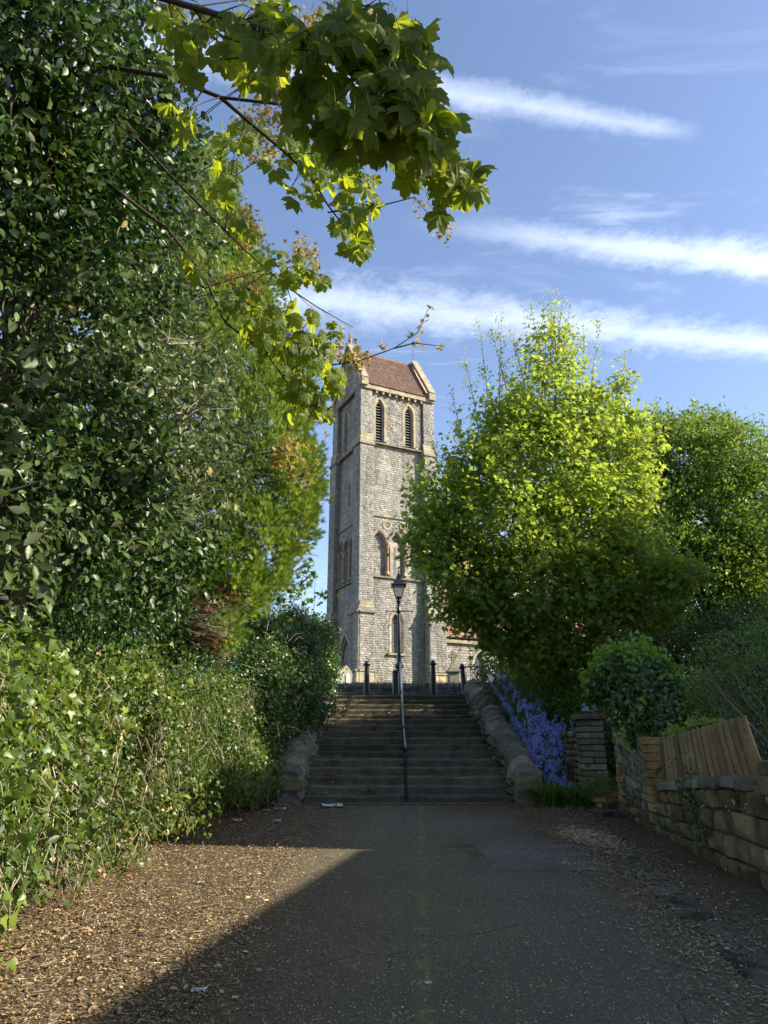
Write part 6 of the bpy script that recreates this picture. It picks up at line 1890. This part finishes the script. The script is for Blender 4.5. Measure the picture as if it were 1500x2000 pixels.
for k in range(90):
    s = P(rr.uniform(470, 600), rr.uniform(1230, 1540), rr.uniform(13.6, 15.0)); d = Vector((rr.uniform(-.1, 1), rr.uniform(-.6, .2), rr.uniform(-.5, .5))) * rr.uniform(.2, .55)
    g.tube([s, s + d * .5 + Vector((0, 0, rr.uniform(0, .08))), s + d], [.006, .004, .002], 4, cap=False)
g.build('dry_canes', M_TWIG, bb_, world=True, kind='stuff')
dk = thing('dark_holly_bush', 'very dark rounded bush at the top left of the steps beside the tower', 'bush', (-3.3, 22, gzs(-3.3, 22)))
dkl = pxl([(590, 1250, 21.5, .75), (610, 1290, 21.5, .7), (560, 1260, 21, .7), (625, 1330, 21.8, .5), (575, 1320, 21, .7)])
limbs((-3.0, 21.8, gzs(-3, 21.8)), dkl, .08, dk, M_BARK, 3, up=.2, seed=95)
p_, o_ = lobe_pts(dkl, 2600, .5, 1.06, .22)
P_, R_ = clump(p_, o_, 6, .08, .2)
scatter('leaves', T_IVY, P_, R_, RNG.uniform(.05, .085, len(P_)), L_DIVY, dk)
# olive-green narrow tree and far trees
ol = thing('olive_bush', 'muted olive green tree below the cypress against the sky', 'tree', (-5.2, 20, gzs(-5.2, 20)))
oll = pxl([(430, 1225, 17, .9), (385, 1235, 16, .8), (465, 1205, 18, .6), (500, 1190, 19, .8), (520, 1150, 19.5, .55), (480, 1240, 18, .7), (540, 1220, 21, .6), (500, 1130, 19, .4)])
limbs((-3.6, 19.5, gzs(-3.6, 19.5)), oll, .07, ol, M_BARK, 5, up=.2, seed=97, trunk_top=P(515, 1130, 19.3))
p_, o_ = lobe_pts(oll, 2800, .4, 1.08, .25)
P_, R_ = clump(p_, o_, 6, .08, .2)
scatter('leaves', T_NAR, P_, R_, RNG.uniform(.06, .1, len(P_)), L_SHRUB, ol, np.clip(RNG.normal(.7, .2, len(P_)), 0, 1))
for (x_, y_, d_, r_, lab) in [(590, 1218, 46, 2.2, 'distant green tree low on the skyline left of the tower'), (545, 1225, 44, 2.6, 'distant rounded tree half behind the olive green tree'), (430, 1200, 48, 4.0, 'distant tree behind the cypress on the left')]:
    c_ = P(x_, y_, d_); z0 = gzs(c_.x, c_.y)
    ft = thing('distant_tree', lab, 'tree', (c_.x, c_.y, z0), 0, 'distant trees left of the tower')
    fl = [(c_.x + RNG.uniform(-1, 1) * r_ * .6, c_.y + RNG.uniform(-1, 1) * r_ * .6, c_.z - abs(RNG.uniform(0, 1)) * r_ * .7, r_ * .6, r_ * .6, r_ * .5) for k in range(7)]
    limbs((c_.x, c_.y, z0), fl, .2, ft, M_BARK, 2, (c_.x, c_.y, c_.z), up=.3, seed=int(x_))
    p_, o_ = lobe_pts(fl, 1600, .5, 1.05, .2); P_, R_ = clump(p_, o_, 5, .2)
    scatter('leaves', T_SIM, P_, R_, RNG.uniform(.16, .28, len(P_)), L_DTREE, ft, np.clip(RNG.normal(.7, .2, len(P_)), 0, 1))
# sapling with maple leaves against the sky
sa = thing('maple_sapling', 'thin maple sapling with star shaped leaves against the sky left of the tower', 'sapling', (-2.9, 16.5, gzs(-2.9, 16.5)))
g = GB(); tipsl = []
main = [P(530, 1250, 16), P(560, 1200, 16), P(580, 1160, 16), P(594, 1120, 16), P(600, 1090, 16)]
sec = [[P(535, 1245, 16), P(580, 1200, 16), P(610, 1170, 16), P(640, 1155, 16)], [P(580, 1160, 16), P(560, 1150, 16), P(550, 1130, 16)], [P(590, 1140, 16), P(605, 1125, 16), P(618, 1120, 16)], [P(575, 1170, 16), P(550, 1170, 16), P(535, 1160, 16)], [P(610, 1230, 16.2), P(614, 1170, 16.2), P(616, 1112, 16.2)]]
g.tube([Vector((-2.9, 16.5, gzs(-2.9, 16.5)))] + main, [.03, .014, .011, .008, .006, .004], 6)
for s in sec: g.tube(s, np.linspace(.009, .003, len(s)).tolist(), 5)
g.build('stem', M_DKBARK, sa, world=True)
for s in [main] + sec[:-1]:
    for a_, b_ in zip(s[:-1], s[1:]):
        for f in (.3, .65, 1): tipsl.append(tuple(a_.lerp(b_, f)))
tipsl = np.array(tipsl)
P_, R_ = clump(tipsl, rdir(len(tipsl)), 4, .10, .3, .3, .8, .6)
scatter('leaves', T_MAP, P_, R_, RNG.uniform(.10, .18, len(P_)), L_DTREE, sa, singles=300)

# ivy growing over the walls beside the steps, weeds along the handrail
wi = thing('wall_ivy', 'ivy and small weeds growing on the walls and centre line of the steps', 'ivy', (.4, 18, 1.5), kind='stuff')
pts = []
for k in range(700):
    D = random.uniform(14.9, 22.8); zt = float(np.interp(D, [14.75, 23.1], [1.0, 3.5])); f = random.random() ** 1.5
    if random.random() < .75: pts.append((X0 - .15 - random.random() * .5, D, zt + .12 + random.uniform(-.5, .1)) if D > 16.6 else (X0 - .5, D, zt))
    elif D > 18: pts.append((X1 - .02 + random.random() * .06, D, zt - random.random() * .8 + .05))
for k in range(120):
    D = random.uniform(20.3, 22.9); pts.append((X1 + .2 + random.random() * .5, D, float(np.interp(D, [20.4, 23.1], [2.98, 3.72])) - .1 + random.uniform(-.1, .06)))
pts = np.array(pts); oo = np.where(pts[:, :1] < 0, [[1., -.6, .4]], [[-1., -.6, .4]])
P_, R_ = clump(pts, unit(oo), 5, .06, .6)
scatter('ivy_leaves', T_IVY, P_, R_, RNG.uniform(.03, .065, len(P_)), L_DIVY, wi)
wd = []
for i, D in enumerate(STEP_D[3:], 3):
    zz_ = Z_ST0 + RISE * (i)
    for k in range(9): wd.append((rx(D) + random.gauss(-.02, .13), D - .03, zz_ + .02))
wd = np.array(wd)
P_ = np.repeat(wd, 6, 0) + RNG.normal(size=(len(wd) * 6, 3)) * np.array((.03, .01, .02)); R_ = frames(rdir(len(P_)), RNG.normal(size=(len(P_), 3)) * .5 + np.array((0, -.2, .8)))
scatter('weeds', T_SIM, P_, R_, RNG.uniform(.025, .06, len(P_)), L_DIVY, wi)

# ------------------------------------------------------------------ litter, fallen leaves, flecks
def ground_scatter(name, tm, n, fx, size, mat, tintf=None, lift=.006, tilt=.35, label=None):
    xy = fx(n); n = len(xy)
    z = gz(xy[:, 0], xy[:, 1]) + lift
    pos = np.column_stack([xy, z + RNG.random(n) * size[1] * .35])
    nr = unit(np.array((0, 0, 1)) + RNG.normal(size=(n, 3)) * tilt); tp = RNG.normal(size=(n, 3)) * np.array((1, 1, .15))
    o = scatter(name, tm, pos, frames(nr, tp), RNG.uniform(size[0], size[1], n), mat, None, tintf(n) if tintf else None)
    return o


def verge(n):
    D = RNG.uniform(1.2, 15, n * 2); e = np.interp(D, [1, 5, 9, 12, 15], [-1.0, -1.0, -.95, -.9, -.75]); lf = np.interp(D, [1, 6, 10, 14.5, 15], [-3.0, -3.0, -3.3, -2.7, -2.4])
    x = e - (e - lf) * RNG.random(n * 2) ** .9 + np.abs(RNG.normal(0, .35, n * 2)) * (RNG.random(n * 2) < .35)
    k = np.arange(n * 2) % 2 == 0
    wgt = RNG.random(n * 2) < np.clip(5.5 / D, .25, 1)
    return np.column_stack([x, D])[wgt & True][:n]


T_CHIP = (np.array([(-.25, 0, 0), (.25, .05, .05), (.3, .6, -.03), (0, 1, .06), (-.28, .55, .02)]), np.array([(0, 1, 2), (0, 2, 4), (4, 2, 3)]))
T_STICK = (np.array([(-.03, 0, 0), (.03, 0, .02), (.035, 1, 0), (-.02, 1, .03)]), np.array([(0, 1, 2), (0, 2, 3)]))
o = ground_scatter('leaf_litter', T_CHIP, 80000, verge, (.006, .023), L_LITTER, lambda n: np.clip(RNG.beta(1.5, 2.6, n), 0, .96))
o['label'] = 'brown leaf litter and wood chips covering the left verge'
o = ground_scatter('fallen_leaves', T_OV, 3200, verge, (.02, .055), L_LITTER, lambda n: np.clip(RNG.beta(1.6, 2.8, n), 0, 1), .01)
o['label'] = 'larger fallen leaves scattered on the left verge'
o = ground_scatter('twig_litter', T_STICK, 11000, verge, (.02, .085), M_TWIG, None, .01)
o['label'] = 'thin dry twigs strewn over the left verge'


def roadxy(n):
    D = 1.5 + 13.3 * RNG.random(n) ** 1.25; x = RNG.uniform(-1.6, 3.3, n); 
    m = (RNG.random(n) < np.clip(1.1 - .22 * np.abs(x - .35) + .25 * np.sin(x * 5) * np.sin(D * 2.1), .25, 1)); return np.column_stack([x, D])[m]


o = ground_scatter('flower_scales', T_CHIP, 80000, roadxy, (.005, .0145), L_SEED, lambda n: RNG.random(n) ** 1.3 * .9, .008)
o['label'] = 'pale fallen flower scales dusted over the asphalt'


def redge(n):
    D = 2 + 12.7 * RNG.random(n); c = 3.0 - (13 - D) * .095; return np.column_stack([c + RNG.normal(.1, .32, n), D])[:n]


o = ground_scatter('edge_litter', T_CHIP, 20000, redge, (.008, .03), L_LITTER, lambda n: np.clip(RNG.beta(1.6, 2.4, n), 0, .97), .012)
o['label'] = 'dead leaves gathered along the foot of the garden wall'
o = ground_scatter('edge_twigs', T_STICK, 1500, redge, (.04, .11), M_TWIG, None, .015)
o['label'] = 'dry twigs along the foot of the garden wall'
o = ground_scatter('grass_clippings', T_STICK, 1500, lambda n: np.column_stack([RNG.normal(2.75, .16, n), RNG.normal(10.6, .45, n)]), (.04, .10), L_LITTER, lambda n: RNG.uniform(.7, 1, n), .012)
o['label'] = 'pale dead grass clump at the right edge of the asphalt'
o = ground_scatter('moss_patch', T_SIM, 2600, lambda n: np.concatenate([np.column_stack([RNG.normal(.95, .13, n // 2), RNG.normal(9.95, .09, n // 2)]), np.column_stack([RNG.normal(1.08, .05, n - n // 2), RNG.normal(9.3, .3, n - n // 2)])]), (.006, .014), L_GRASS, lambda n: RNG.uniform(.4, 1, n), .010)
o['label'] = 'yellow green moss beside the asphalt patch'
# leaves lying on the steps, mostly at the left
pp = []
for i, D in enumerate(STEP_D):
    zz_ = Z_ST0 + RISE * (i + 1)
    dn = (STEP_D[i + 1] if i < 15 else D + .4)
    for k in range(int(170 * (dn - D) / .36)):
        x = X0 + abs(random.gauss(0, .75)) if random.random() < .72 else random.uniform(X0, X1)
        if x > X1: continue
        pp.append((x, random.uniform(D + .03, dn - .01) if random.random() < .5 else dn - abs(random.gauss(0, .05)) - .01, zz_ + .008 + (random.random() * .05 if x < X0 + .6 else 0)))
pp = np.array(pp); n_ = len(pp)
o = scatter('step_leaves', T_CHIP, pp, frames(unit(np.array((0, 0, 1)) + RNG.normal(size=(n_, 3)) * .5), RNG.normal(size=(n_, 3)) * np.array((1, 1, .2))), RNG.uniform(.015, .045, n_), L_LITTER, None, np.clip(RNG.beta(2, 2.5, n_), 0, 1))
o['label'] = 'dead leaves drifted on the treads at the left of the steps'
# churchyard grass
gx = np.column_stack([RNG.uniform(-4, 5, 5000), RNG.uniform(26.5, 28.5, 5000)]); n_ = len(gx)
pos = np.column_stack([gx, gz(gx[:, 0], gx[:, 1])])
o = scatter('grass', tmpl_blade(.05), pos, frames(rdir(n_), RNG.normal(size=(n_, 3)) * .3 + np.array((0, 0, 1))), RNG.uniform(.05, .14, n_), L_GRASS)
o['label'] = 'short grass growing behind the churchyard wall'


def crumple(name, px, py, D, w_, l_, label, mat, cat='litter', group='pieces of litter on the verge', h=.03):
    a_, r_ = ray(px, py); x = a_ * D; z0 = gzs(x, D) + .012
    n = 7; g = GB(); vs = []
    rr = random.Random(int(px))
    for i in range(n):
        for j in range(n):
            vs.append((x + (i / (n - 1) - .5) * w_ + rr.uniform(-.1, .1) * w_, D + (j / (n - 1) - .5) * l_ + rr.uniform(-.1, .1) * l_, z0 + rr.random() * h))
    g.add(vs, [(i * n + j, (i + 1) * n + j, (i + 1) * n + j + 1, i * n + j + 1) for i in range(n - 1) for j in range(n - 1)], .5)
    o = g.build(name, mat); tag(o, label, cat, group); return o


crumple('plastic_sheet', 648, 1577, 14.35, .38, .22, 'largest crumpled white plastic scrap at the foot of the steps', M_PLASTIC, h=.07)
crumple('paper_scrap', 546, 1586, 13.9, .2, .12, 'crumpled white scrap by the ivy near the left stair wall', M_PLASTIC, h=.05)
crumple('paper_scrap', 520, 1584, 13.7, .12, .1, 'small pale scrap lying left of the stair foot scraps', M_PLASTIC)
crumple('paper_scrap', 540, 1610, 12.2, .14, .1, 'white wrapper lying on the shaded leaf litter', M_PLASTIC, h=.05)
crumple('sweet_wrapper', 463, 1606, 12.3, .15, .1, 'pink and white sweet wrapper beside the hedge foot', M_PINKP, h=.05)
crumple('paper_scrap', 498, 1583, 14.0, .1, .08, 'tiny white scrap tucked under the shaded hedge', M_PLASTIC, h=.04)
crumple('plastic_bag_scrap', 388, 1943, 4.82, .085, .05, 'clear plastic scrap on the leaf litter near the camera', M_PLASTIC, h=.02)
crumple('plastic_bag_scrap', 836, 1930, 4.95, .035, .03, 'tiny white scrap on the centre moss line of the asphalt', M_PLASTIC, h=.015)
crumple('paper_scrap', 392, 1746, 7.75, .07, .05, 'small white scrap in the sunlit leaf litter', M_PLASTIC, h=.02)

# ------------------------------------------------------------------ house added out of view on the right to throw shade on the road
hs = thing('house', 'unseen rendered house with tiled roof added on the right to shade the road', 'house', (12, 2, gzs(12, 2)))
g = GB()
HZ = gzs(12, 2)


def edge_x(D): return 9.0 + (D - 4.5) * .17


for (Da, Db, hgt, off) in ((-14, 8.2, 5.55, 0), (8.25, 13.2, 8.0, 0.6)):
    xa, xb = edge_x(Da) + off, edge_x(Db) + off
    g.hexa([(xa, Da, .2), (xb, Db, .2), (xb + 7, Db, .2), (xa + 7, Da, .2), (xa, Da, hgt), (xb, Db, hgt), (xb + 7, Db, hgt), (xa + 7, Da, hgt)])
g.build('wall', M_RENDER, hs, world=True)
g = GB()
for (Da, Db, hgt, off) in ((-14.2, 8.3, 5.56, 0), (8.31, 13.4, 8.01, .6)):
    xa, xb = edge_x(Da) + off - .3, edge_x(Db) + off - .3
    rh_ = 1.3
    g.add([(xa, Da, hgt), (xb, Db, hgt), (xb + 7.6, Db, hgt), (xa + 7.6, Da, hgt), (xa + 3.8, Da, hgt + rh_), (xb + 3.8, Db, hgt + rh_)], [(0, 1, 5, 4), (3, 4, 5, 2), (0, 4, 3), (1, 2, 5), (0, 3, 2, 1)])
g.build('roof', M_SLATE, hs, world=True)
for D in (-10, -5, 0, 5, 10.5):
    for zz_ in (1.2, 3.6):
        off = .6 if D > 8 else 0
        x = edge_x(D) + off
        g = GB(); g.box(x - .03, x + .2, D - .6, D + .6, zz_, zz_ + 1.2); f_ = g.build('window', M_RENDER, hs, world=True)
        g = GB(); g.box(x - .04, x - .02, D - .5, D + .5, zz_ + .1, zz_ + 1.1); q_ = g.build('pane', M_HGLASS, f_)
        q_.matrix_parent_inverse = Matrix()

print('objects', len(bpy.data.objects), 'tris~', sum(len(o.data.loops) - 2 * len(o.data.polygons) for o in bpy.data.objects if o.type == 'MESH' and o.data.users == 1))
